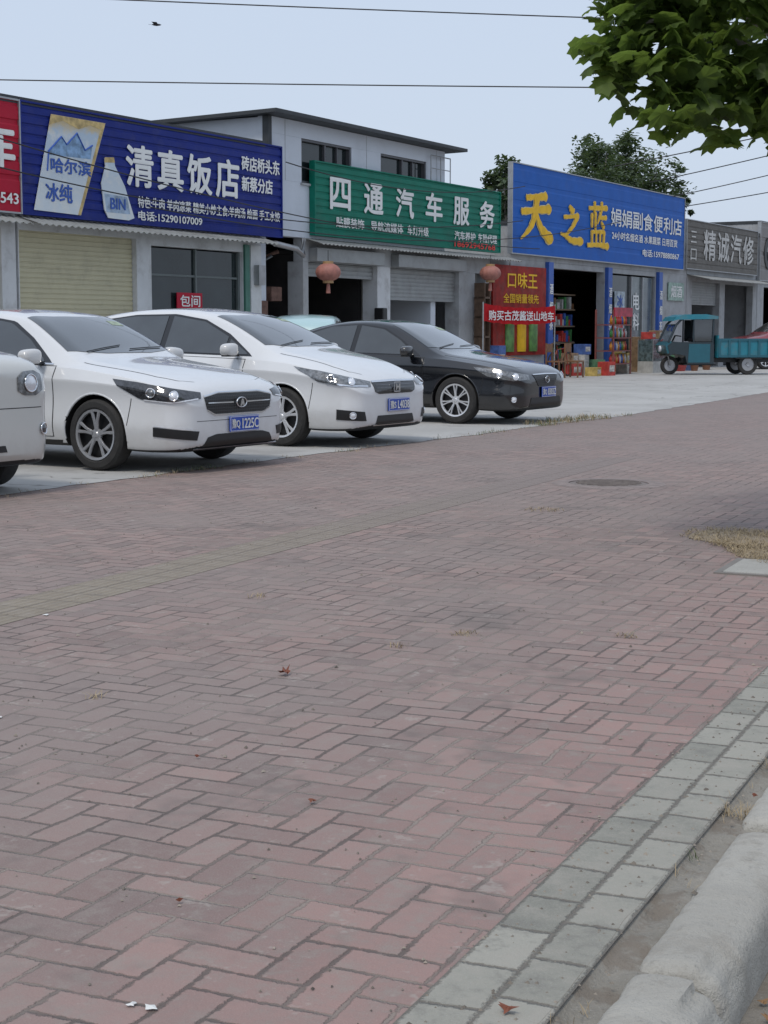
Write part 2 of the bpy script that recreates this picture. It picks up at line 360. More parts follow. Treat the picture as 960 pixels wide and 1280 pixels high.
while pos<40:
    seg=1.0; k=60 if 1<pos<7 else 8; base=len(V); dq=rnd.uniform(-.010,.010); dz=rnd.uniform(-.007,.007)
    for i in range(k+1):
        t=i/k; p=pos+.018+(seg-.036)*t
        e_=min(t,1-t)*seg; end=max(0,1-e_/.035)**1.5
        for (q,z) in prof:
            v=Vector((p*14,q*14,z*14)); nn=mnoise.fractal(v,1.,2.1,4)
            chip=max(0,mnoise.noise(Vector((p*6+5,q*2,9)))-.12)*.06 if q<.68 and z>-.05 else 0
            V.append((p+nn*.006*(end>0),q+dq+nn*.003+(-.012*end if q>.75 else .014*end)+chip*.7,z+dz+nn*.0035-.016*end-chip))
    m_=len(prof)
    for i in range(k):
        for j in range(m_-1):
            a=base+i*m_+j; F.append((a,a+1,a+m_+1,a+m_))
    F.append(tuple(base+j for j in range(m_))[::-1]); F.append(tuple(base+k*m_+j for j in range(m_)))
    pos+=seg
o=mesh('kerb',V,F,kmat,smooth=True,angle=60,loc=(0,0,0),rz=PROT); tag(o,kind='structure')
strip('gutter_dirt',-4,40,.30,.66,-.132,conc_mat('gutter_soil',(.15,.13,.105),(.22,.20,.17),sc=3,bs=1.,soil=.6))
lotm=conc_mat('lot_concrete',(.365,.36,.345),(.44,.435,.42),dark=(.27,.26,.245),sc=.5,bs=.25,crack=.6,oil=.5)
V=[];F=[]
le=[]
for a,b in zip(lotedge[:-1],lotedge[1:]):
    k=max(1,int((b[0]-a[0])/.12)) if b[0]<60 else 4
    for i in range(k): t=i/k; le.append((a[0]+(b[0]-a[0])*t,a[1]+(b[1]-a[1])*t+mnoise.fractal(Vector((a[0]*2+t*(b[0]-a[0])*2,0,0)),1,2,3)*.07))
le.append(lotedge[-1])
for a,b in le: V.append((a,b,.004)); V.append((a,b+70,.004))
F=[(2*i,2*i+2,2*i+3,2*i+1) for i in range(len(le)-1)]
o=mesh('parking_lot',V,F,lotm,loc=(0,0,0),rz=PROT); tag(o,kind='structure')
# ------------------------------------------------------------ weeds, leaves, covers
grass_g=M('weed_green',(.09,.125,.04),.8,0,0,.3,30); grass_d=M('dry_grass',(.36,.28,.17),.8,0,0,.35,30)
def tuft(V,F,c,r,n,h,lean=.6,wd=.002):
    for _ in range(n):
        a=rnd.uniform(0,6.28); d=r*math.sqrt(rnd.random()); x=c[0]+d*math.cos(a); y=c[1]+d*math.sin(a)
        b=rnd.uniform(0,6.28); hh=h*rnd.uniform(.4,1); l=hh*lean*rnd.uniform(.3,1.5); w_=wd*rnd.uniform(.6,1.2)
        dx,dy=math.cos(b)*l,math.sin(b)*l; px,py=-math.sin(b)*w_,math.cos(b)*w_
        o=len(V); V+= [(x-px,y-py,c[2]),(x+px,y+py,c[2]),(x+dx*.5+px,y+dy*.5+py,c[2]+hh*.7),(x+dx*.5-px,y+dy*.5-py,c[2]+hh*.7),(x+dx,y+dy,c[2]+hh)]
        F+=[(o,o+1,o+2,o+3),(o+3,o+2,o+4)]
V=[];F=[];V2=[];F2=[]
for a,b in le[::2]:
    if 8<a<24:
        w_=PQ(a+rnd.uniform(-.1,.1),b-.02,.0); q=rnd.random()
        if q<.35: tuft(V,F,w_,.10,rnd.randint(8,25),rnd.uniform(.03,.08))
        if q<.6: tuft(V2,F2,w_,.14,rnd.randint(8,30),rnd.uniform(.02,.05),1.4)
for (a,b) in ((20.6,7.05),(21.3,7.0),(21.9,6.95),(22.4,6.85)):
    tuft(V,F,PQ(a,b),.25,60,.09,.8,.003); tuft(V2,F2,PQ(a,b),.25,100,.09,1.,.003)
for (x,y,r,nn) in ((1.13,11.2,.14,140),(.33,6.55,.06,50),(1.0,6.5,.05,40),(-.6,7.5,.05,30),(.05,6.3,.04,22),(-1.0,5.4,.04,20)):
    tuft(V2,F2,(x,y,.0),r,nn,.022,1.6,.0014)
for i in range(20):
    q=.845; p=rnd.uniform(2.6,6.5); tuft(V2,F2,PQ(p,q+rnd.uniform(-.02,.03),-.01),.025,rnd.randint(2,9),.03,1.4,.0007)
tuft(V2,F2,PQ(4.1,.85,-.01),.05,90,.035,1.4,.0009); tuft(V2,F2,PQ(4.6,.86,-.01),.04,40,.03,1.4,.0008); tuft(V,F,PQ(3.7,.86,-.01),.02,12,.03,1.,.0008)
o=mesh('weeds',V,F,grass_g); tag(o,kind='stuff',label='short green weeds along the concrete edge',cat='weeds')
o=mesh('dry_grass',V2,F2,grass_d); tag(o,kind='stuff',label='dry straw coloured grass tufts between bricks',cat='grass')
V=[];F=[]
pc=(2.38,9.35)
for _ in range(2600):
    a=rnd.uniform(0,6.28); d=math.sqrt(rnd.random())*(1+.25*math.sin(3*a+1)); x=pc[0]+d*.55*math.cos(a); y=pc[1]+d*.75*math.sin(a)
    tuft(V,F,(x,y,.004),.03,3,.024,2.4,.0014)
o=mesh('dry_grass_patch',V,F,grass_d); tag(o,kind='stuff',label='dry grass clippings filling the tree pit',cat='grass')
soil=conc_mat('pit_soil',(.26,.21,.15),(.34,.27,.19),sc=4,bs=1.)
n=40; V=[(0,0,.012)]+[(.50*math.cos(6.283*i/n)*(1+.25*math.sin(3*6.283*i/n+1)+rnd.uniform(-.08,.08)),.68*math.sin(6.283*i/n)*(1+.25*math.sin(3*6.283*i/n+1)+rnd.uniform(-.08,.08)),.003) for i in range(n)]
o=mesh('tree_pit_soil',V,[(0,i+1,(i+1)%n+1) for i in range(n)],soil,loc=(pc[0],pc[1],0)); tag(o,kind='structure')
cm=conc_mat('cover_concrete',(.34,.33,.30),(.40,.39,.36),sc=3)
c1=empty('utility_cover',(2.05,8.35,0),PROT-R(0),label='small square concrete utility cover set in bricks',cat='utility cover')
box('slab',-.2,.3,-.22,.22,-.02,.012,cm,c1,.006); boxes('frame',[(-.24,-.203,-.26,.26,-.02,.008),(.303,.34,-.26,.26,-.02,.008),(-.2,.3,-.26,-.223,-.02,.008),(-.2,.3,.223,.26,-.02,.008)],M('frame_steel',(.22,.20,.18),.7,.2),c1)
iron=M('cast_iron',(.20,.17,.155),.75,.05,0,.3,20,bump=.5)
mh=empty('manhole_cover',(1.86,13.2,0),0,label='round cast iron manhole cover in a concrete ring',cat='manhole cover')
lathe('ring',[(.33,.0),(.33,.008),(.45,.006),(.47,.001)],40,M('ring_concrete',(.25,.205,.19),.85,0,0,.25,12,bump=.6),mh)
lathe('lid',[(.001,.008),(.30,.008),(.31,.005),(.325,.002)],40,iron,mh)
boxes('lid_ridge',[(-math.sqrt(.27**2-(i*.06)**2),math.sqrt(.27**2-(i*.06)**2),-.006+i*.06,.012+i*.06,.009,.014) for i in range(-4,5)],iron,mh)
def leaf_shape(s,broad=False):
    ang=[-90,-55,-25,-5,25,48,70,90,110,132,155,185,205,235]
    rad=[.25,.62,.42,.95,.50,1.0,.60,1.15,.60,1.0,.50,.95,.42,.62] if not broad else [.3,.70,.62,.95,.74,1.0,.80,1.15,.80,1.0,.74,.95,.62,.70]
    return [(math.cos(R(a))*r*s,math.sin(R(a))*r*s) for a,r in zip(ang,rad)]
dry=M('dry_leaf_brown',(.20,.06,.03),.6,0,0,.4,40); dry2=M('dry_leaf_tan',(.30,.17,.08),.7,0,0,.4,40)
LV=[(-.36,5.75,.042,0),(-.19,4.15,.016,0),(.23,2.83,.024,0),(-.45,3.4,.010,0),(1.0,4.2,.010,0),(1.35,4.55,.014,0),(-.55,4.6,.010,0)]
for (p,q,s) in ((2.86,.56,.03),(3.0,.50,.025),(3.12,.57,.022),(3.3,.55,.03),(3.5,.50,.025),(3.02,.42,.03),(2.75,.45,.02),(2.92,.59,.02),(3.2,.60,.018)):
    v=PQ(p,q); LV.append((v.x,v.y,s,1))
for (x,y,s,gt) in LV:
    V=[(0,0,.012)]; L=leaf_shape(s)
    for (a,b) in L: V.append((a,b*.7,.003+abs(a)*.9*rnd.uniform(.5,1)))
    n=len(L); o=mesh('dry_leaf',V,[(0,i+1,(i+1)%n+1) for i in range(n)],dry2 if gt and s<.028 else dry,loc=(x,y,-.128 if gt else .003),rz=rnd.uniform(0,6)); tag(o,'curled brown dry leaf lying in the gutter' if gt else 'curled brown dry leaf lying on the brick pavement','leaf','fallen leaves')
paper=M('paper_white',(.7,.7,.68),.7)
for (x,y,s) in ((-.47,2.86,.009),(-.435,2.85,.014),(-1.5,7.0,.015),(-1.25,5.1,.010)):
    n=11; V=[(0,0,.006)]+[(s*math.cos(6.283*i/n)*rnd.uniform(.3,1.4),s*math.sin(6.283*i/n)*rnd.uniform(.4,1.6),.003) for i in range(n)]
    o=mesh('paper_scrap',V,[(0,i+1,(i+1)%n+1) for i in range(n)],paper,loc=(x,y,.002)); tag(o,'tiny white scrap of litter on the bricks','litter','litter scraps')
V=[];F=[]
for _ in range(3400):
    p=rnd.uniform(1.5,11); q=rnd.uniform(1.0,7.6) if rnd.random()<.7 else rnd.uniform(.80,1.2); v=PQ(p,q,.002); s=rnd.uniform(.0015,.006)*(1 if rnd.random()<.9 else 1.7)
    o=len(V); a=rnd.uniform(0,6); V+=[(v.x+s*math.cos(a+t),v.y+s*math.sin(a+t),v.z) for t in (0,1.9,4.1)]+[(v.x,v.y,v.z+s*.8)]; F+=[(o,o+1,o+3),(o+1,o+2,o+3),(o+2,o,o+3)]
o=mesh('grit',V,F,M('grit_stone',(.27,.235,.195),.9,0,0,.7,3)); tag(o,kind='stuff',label='fine grit and crumbs scattered over the bricks',cat='grit')

# ------------------------------------------------------------ CARS
def interp(tab,d):
    xs=[a for a,_ in tab]; ys=[b for _,b in tab]; return float(np.interp(d,xs,ys))
def make_wheel(parent,x,y,side,r,rimr,n,sw,rimmat,pair=0.,tw=.10):
    wh=lathe('wheel',[(.02,-.03),(rimr*.93,-.03),(rimr*.95,-.09),(rimr*.95,.09)],28,blackpl,parent,'y'); wh.location=(x,y,r)
    if side>0: wh.rotation_euler=(0,0,math.pi)
    lathe('tyre',[(rimr,.085),(rimr+.02,tw),(r-.03,tw),(r-.006,tw-.025),(r,.03),(r,-.03),(r-.006,-tw+.025),(r-.03,-tw),(rimr+.02,-tw),(rimr,-.085)],40,rubber,wh,'y',closed=True)
    V,F=lathe_data([(rimr-.022,-.07),(rimr-.018,-.092),(rimr+.002,-.098),(rimr+.004,-.085),(rimr-.0,-.06)],40,'y')
    v,f=lathe_data([(.001,-.088),(.022,-.088),(.03,-.080),(.055,-.076),(.06,-.06)],20,'y'); o=len(V);V+=v;F+=[tuple(i+o for i in q) for q in f]
    for i in range(n):
        a0=2*math.pi*i/n+math.pi/2
        for dlt in ((-pair,pair) if pair else (0,)):
            a1=a0+dlt; ai=a0+dlt*.35
            def P(a,rr,off,yy):
                return (math.cos(a)*rr-math.sin(a)*off,yy,math.sin(a)*rr+math.cos(a)*off)
            rings=[]
            for rr,ww,yy,aa in ((.045,sw*1.0,-.078,ai),(rimr*.55,sw*.72,-.086,(ai+a1)/2),(rimr-.012,sw*.95,-.088,a1)):
                rings.append([P(aa,rr,-ww,yy+.008),P(aa,rr,-ww*.6,yy-.004),P(aa,rr,ww*.6,yy-.004),P(aa,rr,ww,yy+.008),P(aa,rr,0,yy+.035)])
            o=len(V)
            for rg in rings: V+=rg
            for k in range(2):
                for j in range(5): F.append((o+k*5+j,o+k*5+(j+1)%5,o+(k+1)*5+(j+1)%5,o+(k+1)*5+j))
    mesh('rim',V,F,rimmat,wh,smooth=True,angle=35)
    return wh
def build_car(sp,parent):
    ds=sp['d']; V=[]; ring=0
    for d in ds:
        g=lambda k: interp(sp[k],d)
        zt,W,we,cr,zb,zs,zc,zl=g('zt'),g('W'),g('we'),g('cr'),g('zb'),g('zs'),g('zc'),g('zl')
        ze=zt-cr; zb=min(zb,ze-.03); inb=g('inb')
        P2=(we,ze); P3=(W-inb,zb)
        half=[(we*.5,zt-cr*.22),(we*.84,zt-cr*.50),P2,(P2[0]+(P3[0]-P2[0])*.15,P2[1]+(P3[1]-P2[1])*.15),
              (P2[0]+(P3[0]-P2[0])*.85,P2[1]+(P3[1]-P2[1])*.85),P3,(W-.016,zb-(zb-zc)*.26),(W-.001,zb-(zb-zc)*.38),(W-.026,zc),(W-.004,zl),(W-.035,zs+.04),(W-.07,zs),(W*.5,zs)]
        rg=[(0,zt)]+half+[(0,zs)]+[(-a,b) for a,b in half[::-1]]
        ring=len(rg)
        V+=[(-d,a,b) for a,b in rg]
    n=len(ds); F=[]
    for i in range(n-1):
        for j in range(ring): F.append((i*ring+j,i*ring+(j+1)%ring,(i+1)*ring+(j+1)%ring,(i+1)*ring+j))
    for base,fl in ((0,False),((n-1)*ring,True)):
        H=ring//2
        for j in range(H):
            a=base+j; b=base+j+1; c=base+(ring-j-1)%ring; d_=base+(ring-j)%ring
            if j==0: f=(a,c,b)
            elif j==H-1: f=(a,d_,b)
            else: f=(a,d_,c,b)
            F.append(f[::-1] if fl else f)
    body=mesh('body',V,F,[sp['paint'],blackpl,well],parent,smooth=True)
    bm=bmesh.new(); bm.from_mesh(body.data); bmesh.ops.recalc_face_normals(bm,faces=bm.faces[:])
    cl=bm.edges.layers.float.get('crease_edge') or bm.edges.layers.float.new('crease_edge')
    cre={2:.6,6:.6,8:.85,10:.4}
    for e in bm.edges:
        a,b=e.verts[0].index,e.verts[1].index
        if a%ring==b%ring and a//ring!=b//ring:
            j=a%ring; j=min(j,ring-j)
            if j in cre and 1<min(a,b)//ring<n-4: e[cl]=cre[j]
    bm.to_mesh(body.data); bm.free()
    md=body.modifiers.new('s','SUBSURF'); md.levels=3; md.render_levels=3
    dg=bpy.context.evaluated_depsgraph_get(); me=bpy.data.meshes.new_from_object(body.evaluated_get(dg)); body.modifiers.clear(); old=body.data; body.data=me; bpy.data.meshes.remove(old)
    bm=bmesh.new(); bm.from_mesh(me); bvh=BVHTree.FromBMesh(bm); bm.free()
    for p in me.polygons:
        if p.normal.z<-.6 and p.center.z<.3: p.material_index=1
    fa,ra=sp['fa'],sp['ra']; ar=sp.get('ar',.365); tr=sp.get('track',.77)
    V=[];F=[]
    for d in (fa,ra):
        for s in (-1,1):
            o=len(V); N=48
            for yy in (tr-.24,1.2):
                for i in range(N):
                    a=2*math.pi*i/N; V.append((-d+ar*math.cos(a),s*yy,sp['r']+ar*math.sin(a)))
            f=[tuple(range(o,o+N)),tuple(range(o+N,o+2*N))[::-1]]+[(o+i,o+N+i,o+N+(i+1)%N,o+(i+1)%N) for i in range(N)]
            F+=f if s<0 else [q[::-1] for q in f]
    cut=mesh('cut',V,F,[blackpl,blackpl,well],parent)
    bm=bmesh.new(); bm.from_mesh(cut.data); bmesh.ops.recalc_face_normals(bm,faces=bm.faces[:]); bm.to_mesh(cut.data); bm.free()
    for p in cut.data.polygons: p.material_index=2
    md=body.modifiers.new('b','BOOLEAN'); md.operation='DIFFERENCE'; md.object=cut; md.solver='EXACT'
    dg=bpy.context.evaluated_depsgraph_get(); me2=bpy.data.meshes.new_from_object(body.evaluated_get(dg)); body.modifiers.clear(); body.data=me2
    bpy.data.objects.remove(cut)
    for p in me2.polygons: p.use_smooth=True
    me2.set_sharp_from_angle(angle=R(32))
    for d in (fa,ra):
        for s in (-1,1):
            make_wheel(parent,-d,s*tr,s,sp['r'],sp['rim'],*sp['spokes'])
            pts=[]
            for i in range(25):
                a=math.pi*(-.04+1.08*i/24); x=-d+(ar+.004)*math.cos(a); z=sp['r']+(ar+.004)*math.sin(a)
                h=bvh.ray_cast(Vector((x,s*2,z)),Vector((0,-s,0)),3)
                if h[0] is not None: pts.append((x,h[0].y-s*.006,z))
            tube('arch_lip',pts,.011,sp['paint'],parent,n=8)
    return body,bvh
def resample(pts,n):
    P=[Vector(p) for p in pts]; L=[0]
    for a,b in zip(P[:-1],P[1:]): L.append(L[-1]+(b-a).length)
    out=[]
    for i in range(n):
        t=L[-1]*i/(n-1) if L[-1]>0 else 0
        for k in range(len(P)-1):
            if t<=L[k+1]+1e-9:
                u=(t-L[k])/max(L[k+1]-L[k],1e-9); out.append(P[k].lerp(P[k+1],u)); break
        else: out.append(P[-1])
    return out
def patch(name,bvh,A,B,dr,off,mat,parent,nu=20,nv=8,thick=.004):
    A=resample([(-a[0],a[1],a[2]) for a in A],nu); B=resample([(-a[0],a[1],a[2]) for a in B],nu); dr=Vector(dr).normalized()
    V=[]; top=[]
    for j in range(nv):
        for i in range(nu):
            p=A[i].lerp(B[i],j/(nv-1)); h=bvh.ray_cast(p-dr*1.6,dr,3.2)
            if h[0] is None: h=bvh.find_nearest(p)
            co,no=h[0],h[1]
            if no.dot(dr)>0: no=-no
            V.append(co+no*off); top.append(co+no*(off-thick))
    N=nu*nv
    V=V+top; F=[]
    for j in range(nv-1):
        for i in range(nu-1):
            a=j*nu+i; F.append((a,a+1,a+nu+1,a+nu))
    bd=[i for i in range(nu)]+[j*nu+nu-1 for j in range(1,nv)]+[(nv-1)*nu+i for i in range(nu-2,-1,-1)]+[j*nu for j in range(nv-2,0,-1)]
    for a,b in zip(bd,bd[1:]+bd[:1]): F.append((b,a,a+N,b+N))
    o=mesh(name,V,F,mat,parent,smooth=True)
    bm=bmesh.new(); bm.from_mesh(o.data); bmesh.ops.recalc_face_normals(bm,faces=bm.faces[:])
    bm.faces.ensure_lookup_table(); f=bm.faces[(nv//2-1 if nv>2 else 0)*(nu-1)+nu//2]
    if f.normal.dot(dr)>0: bmesh.ops.reverse_faces(bm,faces=bm.faces[:])
    bm.to_mesh(o.data); bm.free(); o.data.set_sharp_from_angle(angle=R(40)); return o
def sym(name,bvh,A,B,dr,off,mat,parent,**k):
    r=[]
    for s in (-1,1):
        f=lambda P:[(a[0],a[1]*s,a[2]) for a in P]
        r.append(patch(name,bvh,f(A),f(B),(dr[0],dr[1]*s,dr[2]),off,mat,parent,**k))
    return r
def disc(name,bvh,d,y,z,r,dr,off,mat,parent,ring=None):
    for s in (-1,1):
        D=Vector((dr[0],dr[1]*s,dr[2])).normalized(); U=D.cross(Vector((0,0,1))).normalized(); W_=U.cross(D)
        c=Vector((-d,y*s,z)); V=[];F=[]; N=20
        def hit(p,o_):
            h=bvh.ray_cast(p-D*1.6,D,3.2)
            if h[0] is None: h=bvh.find_nearest(p)
            no=h[1] if h[1].dot(D)<0 else -h[1]
            return h[0]+no*o_
        V.append(hit(c,off+.012))
        for k,o_ in ((.45,off+.010),(.85,off+.005),(1.,off)):
            for i in range(N):
                a=2*math.pi*i/N; V.append(hit(c+(U*math.cos(a)+W_*math.sin(a))*r*k,o_))
        for i in range(N): F.append((0,1+i,1+(i+1)%N))
        for k in range(2):
            for i in range(N): F.append((1+k*N+i,1+(k+1)*N+i,1+(k+1)*N+(i+1)%N,1+k*N+(i+1)%N))
        o=mesh(name,V,F,mat,parent,smooth=True)
        if ring:
            pts=[hit(c+(U*math.cos(2*math.pi*i/28)+W_*math.sin(2*math.pi*i/28))*r*1.05,off+.003) for i in range(29)]
            tube('lamp_ring',pts,.006,ring,o,n=6)
SIDE=(0,-1,0); DIAG=(-1,-1,0); FRONT=(-1,0,0); DOWN=(0,0,-1)
def mirror(parent,d,y,z,paint,s):
    m=mesh('mirror',[],[],paint,parent)
    bm=bmesh.new(); bmesh.ops.create_cube(bm,size=1)
    bmesh.ops.subdivide_edges(bm,edges=bm.edges[:],cuts=5,use_grid_fill=True)
    for v in bm.verts:
        c=v.co*2; l=(abs(c.x)**3.2+abs(c.y)**3.2+abs(c.z)**3.2)**(1/3.2); c=c/l*.5
        v.co=Vector((c.x*(.15 if c.x<0 else .17),c.y*.24,c.z*.145*(1-.25*s*c.y)))
        if c.x<0: v.co.x*=.6
    for f in bm.faces: f.smooth=True
    bm.to_mesh(m.data); bm.free(); m.location=(-d,s*y,z)
    box('mirror_arm',-.03,.03,-.17,-.05,-.075,-.045,blackpl,m,.008) if s>0 else box('mirror_arm',-.03,.03,.05,.17,-.075,-.045,blackpl,m,.008)
    box('mirror_base',-.04,.06,-.075,.075,-.075,-.055,blackpl,m,.008)
    return m
def handle(parent,bvh,d,y,z,mat,s):
    h=bvh.ray_cast(Vector((-d,s*2,z)),Vector((0,-s,0)),3); yy=abs(h[0].y)
    def q(a,b): return (min(s*a,s*b),max(s*a,s*b))
    a,b=q(yy+.012,yy+.035); c,e=q(yy-.005,yy+.02); f,g_=q(yy+.0062,yy+.008)
    box('handle_recess',-d-.085,-d+.085,f,g_,z-.026,z+.024,blackpl,parent,0)
    return boxes('door_handle',[(-d-.10,-d+.10,a,b,z-.013,z+.013),(-d-.09,-d-.06,c,e,z-.01,z+.01),(-d+.06,-d+.09,c,e,z-.01,z+.01)],mat,parent,.005)
def plate(parent,bvh,txt,z,yy=0.,mat=plateblue):
    h=bvh.ray_cast(Vector((1,0,z)),Vector((-1,0,0)),3); x=h[0].x+.02
    pl=box('license_plate',-.22,.22,-.006,.006,-.07,.07,mat,parent,.003); pl.location=(x,yy,z); pl.rotation_euler=(0,0,R(90))
    boxes('plate_frame',[(-.215,.215,-.0075,-.0055,.062,.066),(-.215,.215,-.0075,-.0055,-.066,-.062),(-.215,-.211,-.0075,-.0055,-.0615,.0615),(.211,.215,-.0075,-.0055,-.0615,.0615)],textwhite,pl)
    text(txt[:2],-.20,-.080,-.046,.046,-.009,textwhite,pl,'plate_lettering',bold=.012,ext=.004)
    text(txt[2:],-.045,.20,-.046,.046,-.009,textwhite,pl,'plate_lettering',bold=.018,ext=.004)
    return pl
def common(sp,car,full=True):
    body,bvh=build_car(sp,car)
    for A,B in sp['wind']:
        patch('windshield',bvh,A,B,DOWN,.005,glass,car,nu=26,nv=14)
        if full:
            for y0,y1 in ((-.55,-.02),(.05,.58)):
                a=A[len(A)//2]; P=[]
                for t in (0,.5,1):
                    yy=y0+(y1-y0)*t; h=bvh.ray_cast(Vector((-(a[0]+.05+.07*t),yy,2.5)),Vector((0,0,-1)),3); P.append((h[0].x,h[0].y,h[0].z+.016))
                tube('wiper',P,.0055,blackpl,car,n=6)
            bb=B[len(B)//2]
            patch('windshield_sticker',bvh,[(bb[0]-.16,.34,1),(bb[0]-.16,.50,1)],[(bb[0]-.07,.34,1),(bb[0]-.07,.50,1)],DOWN,.0075,M('sticker',(.35,.42,.30),.5,0,0,.4,20),car,nu=4,nv=3,thick=.002)
    for A,B in sp['rearw']: patch('rear_window',bvh,A,B,DOWN,.005,glass,car,nu=26,nv=12)
    sym('window_surround',bvh,sp['sur'][0],sp['sur'][1],SIDE,.002,sp.get('surmat',glossblk),car,nu=50,nv=8)
    for A,B in sp['sidew']: sym('side_window',bvh,A,B,SIDE,.007,glass,car,nu=22,nv=8)
    if 'trim' in sp: sym('window_trim',bvh,sp['trim'][0],sp['trim'][1],SIDE,.008,chrome,car,nu=44,nv=3)
    for A,B in sp['doors']:
        def ex(P,dz):
            c=sum(p[0] for p in A+B)/len(A+B); return [(p[0]+(.008 if p[0]>c else -.008),p[1],p[2]+dz) for p in P]
        gaps=sym('door_gap',bvh,ex(A,-.008),ex(B,.008),SIDE,.0015,blackpl,car,nu=20,nv=28,thick=.003)
        dd=sym('door',bvh,A,B,SIDE,.005,sp['paint'],car,nu=20,nv=28,thick=.003)
        for a,b in zip(gaps,dd): a.parent=b
    for s in (-1,1):
        mirror(car,sp['mir'][0],sp['mir'][1],sp['mir'][2],sp['paint'],s)
        for d,z in sp['han']: handle(car,bvh,d,0,z,sp.get('hanmat',sp['paint']),s)
    for s in (-1,1):
        A=[(d,s*y,1) for d,y in sp['hood']]; B=[(d,s*(y+.010),1) for d,y in sp['hood']]
        patch('hood_gap',bvh,A,B,DOWN,.0012,blackpl,car,nu=40,nv=2,thick=.002)
    if 'bump' in sp:
        z0,z1,d0=sp['bump']
        sym('bumper_gap',bvh,[(d0,1,z0),(d0-.05,1,z1)],[(d0+.008,1,z0),(d0-.042,1,z1)],SIDE,.0012,blackpl,car,nu=10,nv=2,thick=.002)
    sym('side_sill',bvh,[(sp['fa']+.42,1,.225),(sp['ra']-.42,1,.225)],[(sp['fa']+.40,1,.265),(sp['ra']-.40,1,.265)],SIDE,.003,blackpl,car,nu=30,nv=3)
    return body,bvh
def place(contact,a,fa,tr,name,label,cat='car',group='cars parked in front of the shops'):
    ca,sa=math.cos(R(a)),math.sin(R(a)); x=contact[0]+fa*ca+tr*sa; y=contact[1]-fa*sa+tr*ca
    return empty(name,(x,y,.005),-R(a),label=label,cat=cat,group=group)

inb_t=[(0,.03),(.3,.04),(1,.05),(2,.06),(4,.06),(4.65,.04)]
# ---- car A : white sedan
A_=dict(paint=white_paint,r=.325,rim=.228,fa=.95,ra=3.65,ar=.368,track=.80,spokes=(5,.019,alloy_dk,.20),bump=(.42,.66,.57),
 d=[0,.03,.10,.24,.5,.85,1.15,1.30,1.6,1.92,2.12,2.55,3.05,3.45,3.8,4.12,4.28,4.48,4.6,4.65],
 zt=[(0,.66),(.03,.73),(.10,.79),(.24,.85),(.5,.91),(.85,.965),(1.15,1.005),(1.30,1.045),(1.6,1.215),(1.92,1.38),(2.12,1.445),(2.55,1.485),(3.05,1.475),(3.45,1.405),(3.8,1.28),(4.12,1.15),(4.28,1.12),(4.48,1.09),(4.6,1.03),(4.65,.88)],
 W=[(0,.58),(.03,.70),(.10,.80),(.24,.87),(.5,.905),(.85,.915),(3.9,.915),(4.28,.88),(4.48,.83),(4.6,.74),(4.65,.6)],
 we=[(0,.48),(.03,.57),(.10,.65),(.24,.70),(.5,.74),(.85,.76),(1.15,.77),(1.30,.755),(1.6,.695),(1.92,.625),(2.12,.60),(3.05,.59),(3.45,.61),(3.8,.65),(4.12,.69),(4.28,.70),(4.48,.68),(4.6,.6),(4.65,.48)],
 cr=[(0,.03),(.24,.045),(1.15,.06),(1.6,.05),(2.5,.05),(3.8,.05),(4.65,.04)],
 zb=[(0,.60),(.03,.66),(.10,.71),(.24,.77),(.5,.83),(.85,.885),(1.15,.915),(2,.955),(3,.99),(4,1.02),(4.28,1.02),(4.48,1.0),(4.6,.93),(4.65,.8)],
 zs=[(0,.27),(.03,.22),(.10,.18),(.5,.17),(.9,.20),(3.8,.20),(4.28,.24),(4.48,.28),(4.6,.34),(4.65,.42)],
 zc=[(0,.52),(.1,.60),(.5,.64),(1,.64),(4,.66),(4.65,.66)], zl=[(0,.38),(.5,.40),(4,.40),(4.65,.5)], inb=inb_t,
 wind=[([(1.43,-.715,1),(1.37,-.60,1),(1.30,-.3,1),(1.29,0,1),(1.30,.3,1),(1.37,.60,1),(1.43,.715,1)],[(2.06,-.575,1),(1.99,-.3,1),(1.97,0,1),(1.99,.3,1),(2.06,.575,1)])],
 rearw=[([(3.38,-.54,1),(3.42,0,1),(3.38,.54,1)],[(4.02,-.62,1),(4.12,0,1),(4.02,.62,1)])],
 sur=([(1.50,1,.955),(2.5,1,.985),(3.5,1,1.015),(3.95,1,1.05)],[(1.54,1,.985),(1.85,1,1.19),(2.15,1,1.345),(2.6,1,1.405),(3.1,1,1.395),(3.5,1,1.30),(3.95,1,1.08)]),
 sidew=[([(1.60,1,.972),(2.60,1,.998)],[(1.63,1,1.0),(1.88,1,1.175),(2.18,1,1.325),(2.60,1,1.385)]),([(2.68,1,1.0),(3.5,1,1.025)],[(2.68,1,1.388),(3.1,1,1.378),(3.5,1,1.265)]),([(3.53,1,1.03),(3.85,1,1.055)],[(3.53,1,1.245),(3.85,1,1.08)])],
 trim=([(1.48,1,.945),(2.5,1,.975),(3.5,1,1.005),(3.95,1,1.04)],[(1.48,1,.957),(2.5,1,.987),(3.5,1,1.017),(3.95,1,1.052)]),
 doors=[([(1.46,1,.30),(2.60,1,.30)],[(1.44,1,.93),(2.62,1,.962)]),([(2.64,1,.30),(3.17,1,.30)],[(2.64,1,.963),(3.50,1,.985)])],
 mir=(1.62,1.02,1.02),han=[(2.38,.84),(3.35,.87)],hood=[(.16,.45),(.22,.60),(.4,.675),(.8,.71),(1.2,.735)])
carA=place((-2.56,14.49),32,.97,.785,'parked_car','white sedan with wide dark mesh grille parked nose out','car')
body,bvh=common(A_,carA)
sym('headlight',bvh,[(.08,.48,.655),(.20,.74,.625),(.40,.90,.655),(.66,.92,.775)],[(.08,.48,.71),(.20,.74,.75),(.42,.92,.805),(.70,.92,.83)],DIAG,.006,lampdark,carA,nu=26,nv=10)
